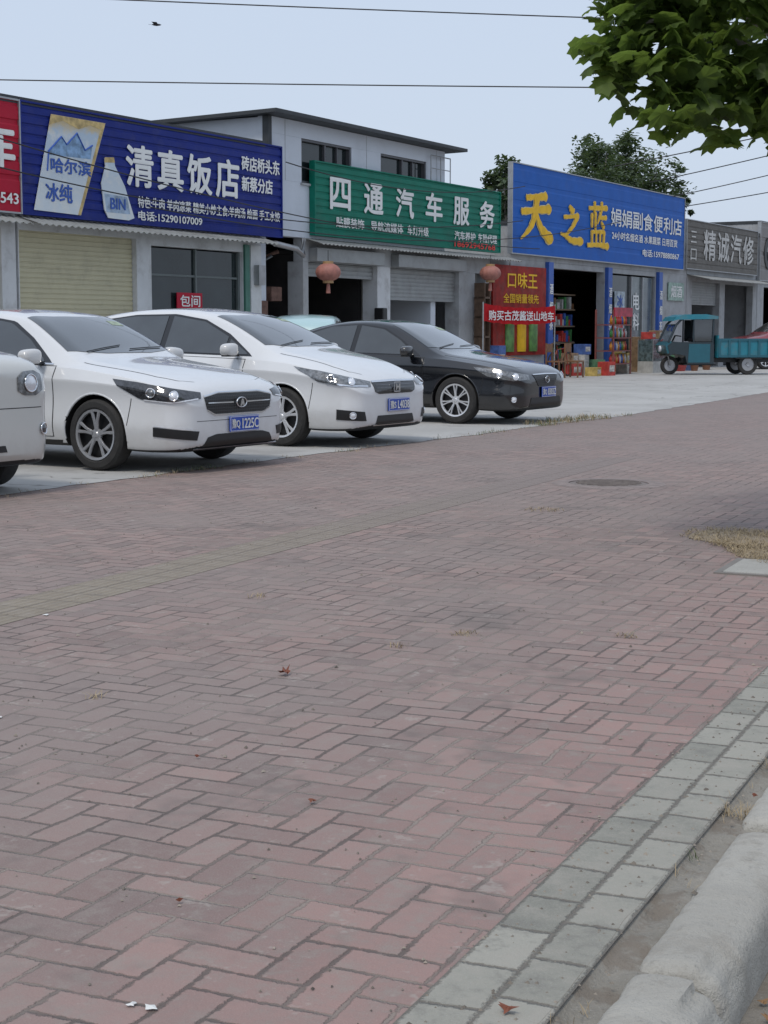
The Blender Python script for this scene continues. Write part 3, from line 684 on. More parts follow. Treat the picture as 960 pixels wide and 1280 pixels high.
disc('headlight_lens',bvh,.19,.72,.685,.034,DIAG,.010,lampwhite,carA,ring=chrome)
disc('headlight_lens',bvh,.33,.85,.71,.032,DIAG,.010,lampglass,carA,ring=chrome)
sym('headlight_strip',bvh,[(.10,.50,.650),(.20,.74,.622),(.38,.88,.645)],[(.10,.50,.660),(.20,.74,.632),(.38,.88,.655)],DIAG,.010,lampwhite,carA,nu=20,nv=3)
patch('grille',bvh,[(0,-.47,.56),(0,-.36,.515),(0,.36,.515),(0,.47,.56)],[(0,-.50,.665),(0,-.3,.695),(0,.3,.695),(0,.50,.665)],FRONT,.006,honey,carA,nu=30,nv=10)
patch('grille_trim',bvh,[(0,-.50,.670),(0,-.3,.70),(0,.3,.70),(0,.50,.670)],[(0,-.50,.680),(0,-.3,.711),(0,.3,.711),(0,.50,.680)],FRONT,.012,chrome,carA,nu=30,nv=2)
for s in (-1,1): patch('grille_bar',bvh,[(0,s*.10,.607),(0,s*.46,.612)],[(0,s*.10,.620),(0,s*.46,.620)],FRONT,.014,chrome,carA,nu=16,nv=2)
patch('grille_trim',bvh,[(0,-.47,.550),(0,-.36,.503),(0,.36,.503),(0,.47,.550)],[(0,-.47,.558),(0,-.36,.512),(0,.36,.512),(0,.47,.558)],FRONT,.012,chrome,carA,nu=30,nv=2)
patch('lower_intake',bvh,[(0,-.52,.235),(0,.52,.235)],[(0,-.46,.31),(0,-.34,.335),(0,.34,.335),(0,.46,.31)],FRONT,.006,blackpl,carA,nu=26,nv=8)
sym('fog_light_bezel',bvh,[(.04,.58,.29),(.27,.89,.33)],[(.04,.55,.37),(.27,.89,.41)],DIAG,.007,blackpl,carA,nu=16,nv=6)
sym('fog_light',bvh,[(.07,.61,.382),(.26,.89,.418)],[(.07,.61,.392),(.26,.89,.428)],DIAG,.012,lampwhite,carA,nu=16,nv=3)
patch('intake_trim',bvh,[(0,-.62,.212),(0,.62,.212)],[(0,-.62,.222),(0,.62,.222)],FRONT,.012,chrome,carA,nu=26,nv=2)
patch('bumper_line',bvh,[(0,-.60,.455),(0,.60,.455)],[(0,-.60,.460),(0,.60,.460)],FRONT,.0012,blackpl,carA,nu=26,nv=2,thick=.002)
plate(carA,bvh,'豫Q1225C',.415,.05)
h=bvh.ray_cast(Vector((1,0,.61)),Vector((-1,0,0)),3)
em=mesh('emblem',*lathe_data([(.042,.0),(.048,-.010),(.057,0)],28,'y',closed=True),chrome,carA,smooth=True); em.location=(h[0].x+.026,0,.61); em.rotation_euler=(0,0,R(90)); em.scale=(1.5,1,.9)
text('A',-.022,.022,-.04,.04,-.004,chrome,em,'emblem_mark',bold=.07)
h=bvh.ray_cast(Vector((-3.2,-.1,2.5)),Vector((0,0,-1)),3); tube('antenna',[h[0],(h[0].x-.12,h[0].y,h[0].z+.16)],.005,blackpl,carA,n=5)
# ---- car B : white wagon
B_=dict(paint=white_paint,r=.325,rim=.225,fa=.93,ra=3.69,ar=.365,track=.785,spokes=(5,.020,alloy,.17),bump=(.42,.70,.56),
 d=[0,.03,.10,.24,.5,.8,1.0,1.13,1.45,1.8,2.1,2.6,3.2,3.7,4.05,4.3,4.5,4.61,4.66],
 zt=[(0,.64),(.03,.71),(.10,.77),(.24,.85),(.5,.95),(.8,1.02),(1.0,1.055),(1.13,1.09),(1.45,1.25),(1.8,1.405),(2.1,1.49),(2.6,1.54),(3.2,1.53),(3.7,1.48),(4.05,1.40),(4.3,1.27),(4.5,1.10),(4.61,.98),(4.66,.85)],
 W=[(0,.56),(.03,.68),(.10,.78),(.24,.85),(.5,.885),(.85,.89),(3.9,.89),(4.3,.86),(4.5,.82),(4.61,.74),(4.66,.6)],
 we=[(0,.46),(.03,.55),(.10,.62),(.24,.66),(.5,.70),(.8,.73),(1.0,.74),(1.13,.73),(1.45,.68),(1.8,.61),(2.1,.58),(3.2,.565),(3.7,.57),(4.05,.58),(4.3,.62),(4.5,.66),(4.61,.6),(4.66,.48)],
 cr=[(0,.03),(.24,.05),(1.0,.07),(1.45,.06),(2.5,.055),(4.66,.05)],
 zb=[(0,.58),(.03,.64),(.10,.69),(.24,.76),(.5,.84),(.8,.90),(1.1,.93),(2,.97),(3,1.0),(4,1.05),(4.3,1.06),(4.5,1.0),(4.61,.92),(4.66,.78)],
 zs=[(0,.27),(.03,.22),(.10,.18),(.5,.17),(.9,.20),(3.8,.20),(4.3,.24),(4.5,.3),(4.66,.42)],
 zc=[(0,.52),(.1,.58),(.5,.64),(1,.65),(4,.68),(4.66,.66)], zl=[(0,.38),(.5,.40),(4,.40),(4.66,.5)], inb=inb_t,
 wind=[([(1.27,-.69,1),(1.20,-.58,1),(1.12,-.3,1),(1.11,0,1),(1.12,.3,1),(1.20,.58,1),(1.27,.69,1)],[(2.04,-.55,1),(1.95,-.3,1),(1.93,0,1),(1.95,.3,1),(2.04,.55,1)])],
 rearw=[([(4.02,-.5,1),(4.05,0,1),(4.02,.5,1)],[(4.40,-.6,1),(4.46,0,1),(4.40,.6,1)])],
 sur=([(1.36,1,.975),(2.5,1,1.005),(3.5,1,1.045),(4.2,1,1.10)],[(1.40,1,1.005),(1.75,1,1.22),(2.15,1,1.385),(2.6,1,1.45),(3.2,1,1.445),(3.7,1,1.39),(4.2,1,1.20)]),
 sidew=[([(1.43,1,.995),(1.72,1,1.0)],[(1.45,1,1.015),(1.72,1,1.165)]),([(1.76,1,1.0),(2.62,1,1.025)],[(1.76,1,1.19),(2.15,1,1.36),(2.62,1,1.425)]),([(2.70,1,1.03),(3.52,1,1.06)],[(2.70,1,1.427),(3.2,1,1.422),(3.52,1,1.39)]),([(3.58,1,1.07),(4.12,1,1.11)],[(3.58,1,1.375),(4.12,1,1.20)])],
 doors=[([(1.46,1,.30),(2.62,1,.30)],[(1.44,1,.94),(2.64,1,.98)]),([(2.66,1,.30),(3.20,1,.30)],[(2.66,1,.981),(3.55,1,1.02)])],
 mir=(1.55,1.0,1.05),han=[(2.42,.85),(3.38,.89)],hood=[(.16,.44),(.24,.57),(.4,.63),(.7,.67),(1.05,.70)])
carB=place((-1.07,17.57),32,.93,.77,'parked_car','white low wagon with swept headlights parked between two cars','car')
body,bvh=common(B_,carB)
sym('headlight',bvh,[(.08,.42,.655),(.20,.68,.66),(.40,.90,.71),(.66,.90,.83)],[(.08,.42,.71),(.20,.68,.765),(.40,.90,.83),(.72,.90,.875)],DIAG,.006,lampglass,carB,nu=26,nv=10)
disc('headlight_lens',bvh,.18,.65,.71,.034,DIAG,.010,lampwhite,carB,ring=chrome)
disc('headlight_lens',bvh,.31,.82,.745,.032,DIAG,.010,lampdark,carB,ring=chrome)
sym('headlight_chrome',bvh,[(.10,.46,.655),(.20,.68,.662),(.34,.86,.695)],[(.10,.46,.668),(.20,.68,.674),(.34,.86,.706)],DIAG,.010,chrome,carB,nu=20,nv=3)
patch('grille',bvh,[(0,-.41,.60),(0,-.34,.575),(0,.34,.575),(0,.41,.60)],[(0,-.44,.695),(0,-.3,.71),(0,.3,.71),(0,.44,.695)],FRONT,.006,glossblk,carB,nu=30,nv=10)
patch('grille_bar',bvh,[(0,-.44,.695),(0,0,.70),(0,.44,.695)],[(0,-.44,.713),(0,0,.722),(0,.44,.713)],FRONT,.014,chrome,carB,nu=24,nv=2)
for z0 in (.605,.637,.665): patch('grille_bar',bvh,[(0,-.39,z0),(0,.39,z0)],[(0,-.39,z0+.006),(0,.39,z0+.006)],FRONT,.010,lampdark,carB,nu=24,nv=2)
patch('lower_intake',bvh,[(0,-.40,.25),(0,.40,.25)],[(0,-.36,.34),(0,.36,.34)],FRONT,.006,blackpl,carB,nu=26,nv=8)
sym('fog_light_bezel',bvh,[(.05,.54,.29),(.22,.84,.31)],[(.05,.57,.39),(.22,.84,.42)],DIAG,.007,blackpl,carB,nu=16,nv=6)
disc('fog_light',bvh,.12,.70,.352,.032,DIAG,.011,lampwhite,carB,ring=chrome)
patch('intake_trim',bvh,[(0,-.44,.236),(0,.44,.236)],[(0,-.44,.245),(0,.44,.245)],FRONT,.012,chrome,carB,nu=26,nv=2)
plate(carB,bvh,'豫SL4038',.45,.05)
h=bvh.ray_cast(Vector((1,0,.64)),Vector((-1,0,0)),3)
em=text('H',-.042,.042,-.036,.036,-.004,chrome,carB,'emblem',bold=.09,ext=.008); em.location=(h[0].x+.024,0,.645); em.rotation_euler=(0,0,R(90))
boxes('emblem_frame',[(-.062,.062,-.004,.004,.046,.055),(-.054,.054,-.004,.004,-.055,-.046),(-.062,-.054,-.004,.004,-.055,.0455),(.054,.062,-.004,.004,-.055,.0455)],chrome,em,.002)
# ---- car C : black sedan
C_=dict(paint=black_paint,r=.322,rim=.222,fa=.95,ra=3.62,ar=.358,track=.785,spokes=(7,.013,alloy,.12),surmat=glossblk,bump=(.42,.66,.57),
 d=[0,.03,.10,.24,.5,.85,1.15,1.33,1.65,1.98,2.2,2.6,3.05,3.45,3.85,4.15,4.3,4.5,4.62,4.67],
 zt=[(0,.62),(.03,.69),(.10,.75),(.24,.81),(.5,.87),(.85,.925),(1.15,.965),(1.33,1.01),(1.65,1.18),(1.98,1.345),(2.2,1.405),(2.6,1.435),(3.05,1.415),(3.45,1.33),(3.85,1.19),(4.15,1.09),(4.3,1.065),(4.5,1.04),(4.62,.98),(4.67,.85)],
 W=[(0,.54),(.03,.66),(.10,.76),(.24,.84),(.5,.88),(.85,.892),(3.9,.892),(4.3,.86),(4.5,.81),(4.62,.72),(4.67,.6)],
 we=[(0,.46),(.03,.54),(.10,.62),(.24,.67),(.5,.71),(.85,.74),(1.15,.75),(1.33,.735),(1.65,.675),(1.98,.605),(2.2,.575),(3.05,.57),(3.45,.60),(3.85,.65),(4.15,.68),(4.3,.69),(4.5,.67),(4.62,.59),(4.67,.48)],
 cr=A_['cr'],
 zb=[(0,.56),(.03,.62),(.10,.67),(.24,.73),(.5,.79),(.85,.84),(1.15,.875),(2,.915),(3,.945),(4,.975),(4.3,.975),(4.5,.95),(4.62,.88),(4.67,.78)],
 zs=A_['zs'],zc=[(0,.5),(.1,.56),(.5,.61),(1,.61),(4,.64),(4.67,.64)],zl=A_['zl'],inb=inb_t,
 wind=[([(1.47,-.70,1),(1.40,-.58,1),(1.33,-.3,1),(1.32,0,1),(1.33,.3,1),(1.40,.58,1),(1.47,.70,1)],[(2.12,-.55,1),(2.04,-.3,1),(2.02,0,1),(2.04,.3,1),(2.12,.55,1)])],
 rearw=[([(3.35,-.52,1),(3.38,0,1),(3.35,.52,1)],[(4.0,-.6,1),(4.08,0,1),(4.0,.6,1)])],
 sur=([(1.53,1,.915),(2.5,1,.94),(3.5,1,.97),(3.95,1,1.0)],[(1.57,1,.945),(1.9,1,1.15),(2.2,1,1.30),(2.6,1,1.355),(3.1,1,1.335),(3.5,1,1.235),(3.95,1,1.03)]),
 sidew=[([(1.63,1,.932),(2.60,1,.955)],[(1.66,1,.96),(1.92,1,1.135),(2.22,1,1.28),(2.60,1,1.335)]),([(2.68,1,.957),(3.5,1,.98)],[(2.68,1,1.337),(3.1,1,1.317),(3.5,1,1.205)])],
 doors=[([(1.48,1,.30),(2.60,1,.30)],[(1.46,1,.89),(2.62,1,.92)]),([(2.64,1,.30),(3.15,1,.30)],[(2.64,1,.921),(3.48,1,.945)])],
 mir=(1.66,.99,.985),han=[(2.40,.81),(3.33,.84)],hood=[(.16,.42),(.22,.56),(.4,.64),(.8,.68),(1.2,.71)])
carC=place((1.02,21.9),31,.95,.77,'parked_car','glossy black sedan with silver multi spoke wheels','car')
body,bvh=common(C_,carC)
sym('headlight',bvh,[(.08,.44,.605),(.20,.70,.59),(.42,.90,.65),(.60,.90,.735)],[(.08,.44,.665),(.20,.70,.705),(.42,.90,.755),(.64,.90,.775)],DIAG,.006,lampglass,carC,nu=26,nv=10)
disc('headlight_lens',bvh,.18,.66,.645,.036,DIAG,.010,lampwhite,carC,ring=chrome)
disc('headlight_lens',bvh,.31,.82,.67,.032,DIAG,.010,lampwhite,carC,ring=chrome)
patch('grille',bvh,[(0,-.24,.51),(0,.24,.51)],[(0,-.38,.655),(0,.38,.655)],FRONT,.006,honey,carC,nu=30,nv=8)
patch('grille_bar',bvh,[(0,-.38,.66),(0,0,.665),(0,.38,.66)],[(0,-.38,.672),(0,0,.68),(0,.38,.672)],FRONT,.012,chrome,carC,nu=24,nv=2)
patch('lower_intake',bvh,[(0,-.5,.24),(0,.5,.24)],[(0,-.45,.36),(0,.45,.36)],FRONT,.006,blackpl,carC,nu=26,nv=6)
disc('fog_light',bvh,.15,.72,.34,.032,DIAG,.008,lampwhite,carC,ring=chrome)
plate(carC,bvh,'豫Q8303Z',.43,.05)
h=bvh.ray_cast(Vector((1,0,.60)),Vector((-1,0,0)),3)
em=mesh('emblem',*lathe_data([(.042,.0),(.048,-.008),(.055,0)],28,'y',closed=True),chrome,carC,smooth=True); em.location=(h[0].x+.02,0,.60); em.rotation_euler=(0,0,R(90)); em.scale=(1.2,1,.9)
text('V',-.03,.03,-.02,.03,-.002,chrome,em,'emblem_mark',bold=.06)
# ---- minivan D
D_=dict(paint=silver_paint,r=.29,rim=.19,fa=.72,ra=3.25,ar=.33,track=.72,spokes=(6,.022,alloy,0.),
 d=[0,.03,.08,.18,.35,.6,.78,.92,1.2,1.5,1.75,2.3,3.0,3.5,3.85,4.0,4.05],
 zt=[(0,.94),(.03,1.01),(.08,1.05),(.18,1.085),(.35,1.12),(.6,1.15),(.78,1.18),(.92,1.26),(1.2,1.45),(1.5,1.62),(1.75,1.69),(2.3,1.74),(3.0,1.74),(3.5,1.71),(3.85,1.60),(4.0,1.35),(4.05,1.0)],
 W=[(0,.56),(.03,.66),(.08,.73),(.18,.785),(.35,.815),(.6,.82),(3.6,.82),(3.85,.79),(4.0,.74),(4.05,.66)],
 we=[(0,.46),(.03,.55),(.08,.61),(.18,.65),(.35,.68),(.6,.69),(.78,.69),(.92,.68),(1.2,.65),(1.5,.61),(1.75,.60),(3.5,.59),(3.85,.57),(4.0,.58),(4.05,.52)],
 cr=[(0,.05),(.5,.07),(4.05,.06)],
 zb=[(0,.82),(.03,.88),(.08,.92),(.18,.95),(.35,.98),(.6,1.0),(1.,1.03),(3.5,1.08),(3.85,1.06),(4.0,.98),(4.05,.85)],
 zs=[(0,.32),(.03,.26),(.08,.22),(.5,.22),(3.6,.24),(4.05,.36)],
 zc=[(0,.62),(.3,.66),(4.05,.68)],zl=[(0,.42),(4.05,.42)],inb=[(0,.03),(4.05,.04)],
 wind=[([(1.02,-.64,1),(.93,-.4,1),(.90,0,1),(.93,.4,1),(1.02,.64,1)],[(1.66,-.56,1),(1.60,0,1),(1.66,.56,1)])],rearw=[],
 sur=([(1.0,.9,1.05),(3.7,.9,1.1)],[(1.05,.9,1.12),(1.5,.9,1.48),(1.8,.9,1.58),(3.4,.9,1.6),(3.7,.9,1.5)]),
 sidew=[([(1.15,.9,1.08),(2.1,.9,1.09)],[(1.17,.9,1.15),(1.5,.9,1.44),(1.8,.9,1.545),(2.1,.9,1.56)]),([(2.2,.9,1.09),(3.0,.9,1.1)],[(2.2,.9,1.56),(3.0,.9,1.57)]),([(3.1,.9,1.1),(3.6,.9,1.12)],[(3.1,.9,1.57),(3.6,.9,1.48)])],
 doors=[([(1.1,.9,.32),(2.1,.9,.32)],[(1.05,.9,1.03),(2.1,.9,1.04)]),([(2.14,.9,.32),(2.85,.9,.32)],[(2.14,.9,1.04),(3.05,.9,1.05)])],
 mir=(1.15,.93,1.12),han=[(1.95,.91),(2.9,.93)],hood=[(.16,.5),(.3,.61),(.75,.65)])
a=31; ca,sa=math.cos(R(a)),math.sin(R(a)); far=(-3.20,12.90); near=(far[0]-1.44*sa,far[1]-1.44*ca)
carD=place(near,a,.72,.72,'parked_minivan','pearl white minivan nose with rounded headlight and fog lamp','van')
body,bvh=common(D_,carD)
HD=(-1,-.35,0)
sym('headlight',bvh,[(.0,.33,.80),(.0,.40,.765),(.02,.52,.76),(.05,.60,.80)],[(.0,.33,.90),(.0,.40,.945),(.02,.52,.95),(.05,.60,.92)],HD,.010,lampglass,carD,nu=22,nv=12)
disc('headlight_lens',bvh,.0,.47,.855,.062,HD,.014,lampwhite,carD,ring=chrome)
patch('lower_intake',bvh,[(0,-.20,.34),(0,.20,.34)],[(0,-.18,.39),(0,.18,.39)],FRONT,.006,blackpl,carD,nu=24,nv=6)
disc('fog_light',bvh,.06,.60,.50,.040,(-1,-.6,0),.010,lampdark,carD,ring=chrome)
patch('bumper_line',bvh,[(0,-.6,.665),(0,.6,.665)],[(0,-.6,.672),(0,.6,.672)],FRONT,.0012,blackpl,carD,nu=24,nv=2,thick=.002)
# ---- pale car behind, red car far
E_=dict(D_); E_['paint']=ltblue_paint
cE=empty('parked_car',(-1.28,31.4,.005),R(88),label='pale blue hatchback parked by the garage, mostly hidden',cat='car',group='cars parked in front of the shops',scale=.90); common(E_,cE,False)
F_=dict(D_); F_['paint']=red_paint
cF=empty('parked_car',(11.9,54.5,.005),R(-165),label='dark red car parked behind the cargo tricycle',cat='car',group='cars parked in front of the shops'); b_,bvhF=common(F_,cF,False)

# ------------------------------------------------------------ façade frame
FROT=R(60)
def FP(s,y=0,z=0): return (-6.1+.5*s-.866*y,27+.866*s+.5*y,z)
def fempty(name,s,y=0,z=0,**k): return empty(name,FP(s,y,z),FROT,**k)
plaster=M('grey_plaster',(.38,.39,.40),.85,0,0,.12,1.5,bump=.2,dirt=.45)
plaster_w=M('white_plaster',(.58,.59,.60),.85,0,0,.08,1.5,bump=.2,dirt=.4)
upwall=M('pale_blue_grey_wall',(.60,.64,.70),.8,0,0,.04,1.,bump=.1,dirt=.08)
shade_in=M('interior_shade',(.02,.018,.018),.9,0,0,.3,3)  # near-black colour paints in the shade inside the shops
roofdk=M('dark_roof_sheet',(.05,.055,.06),.6,.2,0,.2,3)
shutter=M('beige_shutter',(.50,.46,.31),.55,0,0,.06,3,dirt=.25)
shutgrey=M('grey_shutter',(.30,.31,.31),.5,.3,0,.1,3,dirt=.4)
awn=M('awning_grey',(.33,.33,.31),.55,.2,0,.12,3,dirt=.5)
brick_m=M('brown_brick',(.14,.08,.06),.9,0,0,.4,14,bump=.6,dirt=.4)
green_fr=M('green_frame',(.05,.16,.12),.5,0,0,.15,5)
steel=M('galvanised_steel',(.38,.39,.40),.4,.6,0,.12,8,dirt=.2)
def ribs(name,x0,x1,y,z0,z1,pitch,depth,mat,parent,duty=.25):
    n=max(2,int(round((z1-z0)/pitch))); P=[]
    for i in range(n):
        a=z0+(z1-z0)*i/n; h=(z1-z0)/n
        P+=[(y,a),(y,a+h*(1-duty-.1)),(y+depth,a+h*(1-duty)),(y+depth,a+h*.97)]
    P.append((y,z1)); V=[];F=[]
    for x in (x0,x1):
        V+=[(x,p[0],p[1]) for p in P]+[(x,y+depth+.05,z1),(x,y+depth+.05,z0)]
    m_=len(P)+2
    for j in range(m_): F.append((j,j+m_,(j+1)%m_+m_,(j+1)%m_))
    F.append(tuple(range(m_))); F.append(tuple(range(m_,2*m_))[::-1])
    return mesh(name,V,F,mat,parent)
def vcorr(name,x0,x1,P0,P1,pitch,amp,mat,parent):
    n=int((x1-x0)/pitch*4); V=[];F=[]
    for i in range(n+1):
        x=x0+(x1-x0)*i/n; h=amp*math.sin(i*math.pi/2+.4)
        V+=[(x,P0[0],P0[1]+h),(x,P1[0],P1[1]+h),(x,P0[0],P0[1]+h-.012),(x,P1[0],P1[1]+h-.012)]
    for i in range(n):
        a=i*4; F+=[(a,a+4,a+5,a+1),(a+2,a+3,a+7,a+6),(a,a+2,a+6,a+4),(a+1,a+5,a+7,a+3)]
    return mesh(name,V,F,mat,parent,smooth=True,angle=80)
def signboard(s0,s1,z0,z1,mat,label,pitch=.17,y=-.13,depth=.018,frame=None):
    e=fempty('shop_sign',s0,y,0,label=label,cat='sign',group='shop signs above the row of shops')
    L=s1-s0
    ribs('board',0,L,0,z0,z1,pitch,depth,mat,e)
    fm=frame or steel
    boxes('frame',[(-.03,-.002,-.02,.12,z0-.03,z1+.03),(L+.002,L+.03,-.02,.12,z0-.03,z1+.03),(0,L,-.018,.12,z1+.002,z1+.03),(0,L,-.018,.12,z0-.03,z0-.002)],fm,e)
    return e
TY=-.012
def T(e,s0,st,a,b,z0,z1,mat=textwhite,**k): return text(st,a-s0,b-s0,z0,z1,TY,mat,e,**k)
signblue=M('sign_navy',(.010,.024,.20),.5,0,0,.15,2,dirt=.14,spec=.2)
signgreen=M('sign_green',(.003,.175,.115),.5,0,0,.15,2,dirt=.10,spec=.2)
signroyal=M('sign_royal_blue',(.004,.105,.45),.5,0,0,.10,2,dirt=.06,spec=.2)
signred=M('sign_red',(.45,.010,.035),.5,0,0,.06,2,dirt=.06,spec=.2)
signgrey=M('sign_grey',(.155,.145,.13),.6,0,0,.2,2,dirt=.35,spec=.2)
s=signboard(-4.5,-.06,3.22,5.02,signred,'red shop sign with white lettering above a closed shop',.3)
T(s,-4.5,'修车',-1.75,-.17,3.90,4.65,cells=.85,bold=.03); T(s,-4.5,'13839690543',-1.70,-.12,3.34,3.52,bold=.03)
s=signboard(0,7.72,3.22,5.02,signblue,'navy blue ribbed restaurant sign with white lettering and drink advert',.17,frame=signblue)
T(s,0,'清真饭店',2.67,6.2,3.86,4.62,cells=.88,bold=.028)
T(s,0,'砖店桥头东',6.28,7.64,4.44,4.74,bold=.03); T(s,0,'新蔡分店',6.28,7.38,4.04,4.34,bold=.03)
T(s,0,'特色:牛肉 羊肉凉菜 精美小炒主食:羊肉汤 烩面 手工水饺',3.0,7.64,3.50,3.71,bold=.025)
T(s,0,'电话:15290107009',3.0,4.95,3.27,3.45,bold=.03)
def admat():
    m,nt,p=newmat('advert_print'); X,Y,Z=nt.sep(nt.coord()); c=nt.coord()
    col=nt.mix(nt.ramp(Z,3.3,4.9),(.62,.68,.72),(.42,.52,.62)); n_=nt.noise(c,2.5,4,.7)
    col=nt.mix(nt.ramp(n_,.45,.65,0,.7),col,(.74,.74,.70)); col=nt.mix(nt.ramp(nt.m('ADD',Z,nt.m('MULTIPLY',n_,.5)),4.85,5.05,0,.8),col,(.55,.40,.16))
    nt.l.new(col,p.inputs['Base Color']); p.inputs['Roughness'].default_value=.4; return m
adw=admat(); gold=M('advert_gold',(.55,.40,.16),.45,0,0,.4,8)
poly('advert_panel',[(.25,3.28),(.72,4.90),(2.12,4.90),(1.42,3.26)],-.028,-.012,adw,s)
poly('advert_edge',[(1.34,3.262),(2.03,4.895),(2.11,4.895),(1.415,3.262)],-.031,-.0285,gold,s)
poly('advert_foam',[(.655,4.72),(.72,4.895),(2.02,4.895),(1.96,4.78),(1.7,4.82),(1.4,4.72),(1.0,4.82)],-.031,-.0285,gold,s)
poly('advert_mountain_fill',[(.60,4.28),(.95,4.55),(1.08,4.43),(1.35,4.65),(1.55,4.38),(1.75,4.48),(1.70,4.24),(.60,4.22)],-.0305,-.0285,M('mountain_blue',(.22,.36,.55),.5,0,0,.5,8),s)
def lineobj(pts,wd): return [([(p[0],-.034,p[1]) for p in pts],wd)]
tubes('advert_mountain',lineobj([(.62,4.28),(.95,4.55),(1.08,4.43),(1.35,4.65),(1.55,4.38),(1.75,4.48)],.016)+lineobj([(.58,3.95),(.62,4.28)],.014),textblue,s,n=5)
text('哈尔滨',.66,1.70,3.93,4.19,-.030,textblue,s,bold=.03); text('冰纯',.52,1.20,3.44,3.76,-.030,textblue,s,bold=.03)
poly('advert_bottle',[(2.15,3.26),(2.72,3.25),(2.88,3.30),(2.62,3.85),(2.36,4.18),(2.33,4.32),(2.08,4.30),(2.10,4.16),(1.98,3.85),(2.05,3.4)],-.030,-.012,adw,s)
poly('bottle_cap',[(2.07,4.22),(2.35,4.24),(2.33,4.33),(2.08,4.31)],-.033,-.0305,gold,s)
poly('bottle_label',[(2.10,3.36),(2.76,3.36),(2.68,3.66),(2.05,3.68)],-.0325,-.0305,M('label_blue_white',(.35,.45,.58),.5,0,0,.4,6),s)
text('BIN',2.20,2.62,3.42,3.62,-.034,textblue,s,bold=.03)
s=signboard(9.02,18.05,3.34,4.86,signgreen,'green ribbed car service sign with large white characters',.16,frame=signgreen)
T(s,9.02,'四通汽车服务',9.6,17.7,3.90,4.60,cells=.60,bold=.03)
for st,a,b in (('贴膜装饰',9.85,11.05),('导航流媒体',11.35,12.85),('车灯升级',13.05,14.1),('汽车养护',15.45,16.6),('车险代理',16.75,17.85)):
    T(s,9.02,st,a,b,3.53,3.76,bold=.025)
T(s,9.02,'18692945768',15.45,17.75,3.36,3.51,mat=textred,bold=.05)
s=signboard(18.8,32.3,3.36,5.72,signroyal,'tall royal blue store sign with yellow brush characters and white lettering',.5,depth=.008)
for ch,a,b,z0,z1 in (('天',19.2,21.35,3.72,5.15),('之',21.9,23.5,3.82,4.85),('蓝',23.9,25.45,3.75,5.05)):
    brush('lettering_edge',BRUSH[ch],a-18.8,b-18.8,z0,z1,-.014,textpale,s,fat=1.65 if ch!='蓝' else 1.4)
    brush('lettering',BRUSH[ch],a-18.8,b-18.8,z0,z1,-.034,textyellow,s,fat=1.35 if ch!='蓝' else 1.1)
T(s,18.8,'娟娟副食便利店',25.7,32.0,4.45,5.0,cells=.92,bold=.02)
T(s,18.8,'24小时名烟名酒 水果蔬菜 日用百货',25.8,31.6,4.05,4.31,bold=.03); T(s,18.8,'电话:15978880867',28.4,31.8,3.64,3.88,bold=.03)
s=signboard(32.6,40.6,3.42,5.05,signgrey,'weathered brown grey garage sign with faded white characters',.2)
T(s,32.6,'精诚汽修',34.3,40.1,3.75,4.82,cells=.88,bold=.02,mat=textdull)
text('三',.35,.95,4.3,4.7,-.012,textdull,s,bold=.02); text('口',.35,.95,3.7,4.1,-.012,textdull,s,bold=.02)
s=signboard(41.0,49,3.25,5.45,M('sign_brown_grey',(.20,.185,.175),.5,0,0,.15,2,dirt=.3),'grey brown shop sign with black round emblem',.5)
em=mesh('emblem',*lathe_data([(.35,-.03),(.62,-.03),(.62,-.01),(.35,-.01)],32,'y',closed=True),textblack,s); em.location=(1.1,0,4.3)
poly('emblem_mark',[(.8,4.35),(1.4,4.35),(1.25,4.0),(.95,4.0)],-.034,-.012,textblack,s); T(s,41.0,'汽车美容',43.2,48.6,3.9,4.8,cells=.88,mat=textdull)

# ---------------- buildings
def shop(label,s0,s1,top,depth,wallm,openings,roofover=.12,roofz=.12):
    e=fempty('shop_building',s0,0,0,label=label,cat='building',group='row of low shop buildings'); L=s1-s0
    parts=[];x=0
    for a,b,zt in openings:
        a-=s0;b-=s0
        if a>x+.001: parts.append((x,a,0,.25,0,3.2))
        parts.append((a+.001,b-.001,.003,.247,zt,3.197)); x=b
    if x<L-.001: parts.append((x,L,0,.25,0,3.2))
    parts.append((0,L,.002,.25,3.203,top))
    parts.append((0,.2,.253,depth-.203,0,top)); parts.append((L-.2,L,.253,depth-.203,0,top)); parts.append((0,L,depth-.2,depth,0,top))
    boxes('wall',parts,wallm,e)
    box('interior',.22,L-.22,3.2,3.3,.02,3.1,shade_in,e); box('ceiling',.22,L-.22,.3,3.19,3.12,3.19,shade_in,e); box('shaded_floor',.22,L-.22,.28,3.18,.008,.014,shade_in,e)  # dark floor sheet hides the bright lot; indoor shade is in its colour
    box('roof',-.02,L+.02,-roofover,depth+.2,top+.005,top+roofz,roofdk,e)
    return e
e=shop('low plastered shop with closed beige shutter under a red sign',-6,-.06,4.98,8,plaster_w,[(-5.5,-.4,2.95)])
ribs('shutter',.5,5.6,.10,0.02,2.95,.085,.012,shutter,e)
vcorr('awning',0,5.9,(-.45,3.03),(.0,3.16),.16,.018,awn,e)
e=shop('low restaurant building with beige roller shutter and glass front',0,7.15,4.98,8,plaster_w,[(.02,3.12,2.95),(3.55,6.5,2.85)])
ribs('shutter',.03,3.11,.10,0.02,2.95,.085,.012,shutter,e)
win=box('shop_window',3.60,6.45,.12,.15,.02,2.82,shopglass,e)
boxes('window_frame',[(3.56,3.62,.07,.118,0.01,2.84),(5.0,5.05,.07,.118,.01,2.84),(6.43,6.49,.07,.118,.01,2.84),(3.63,4.99,.08,.117,2.3,2.34),(5.06,6.42,.08,.117,2.3,2.34)],M('frame_dull',(.12,.14,.14),.5),win)
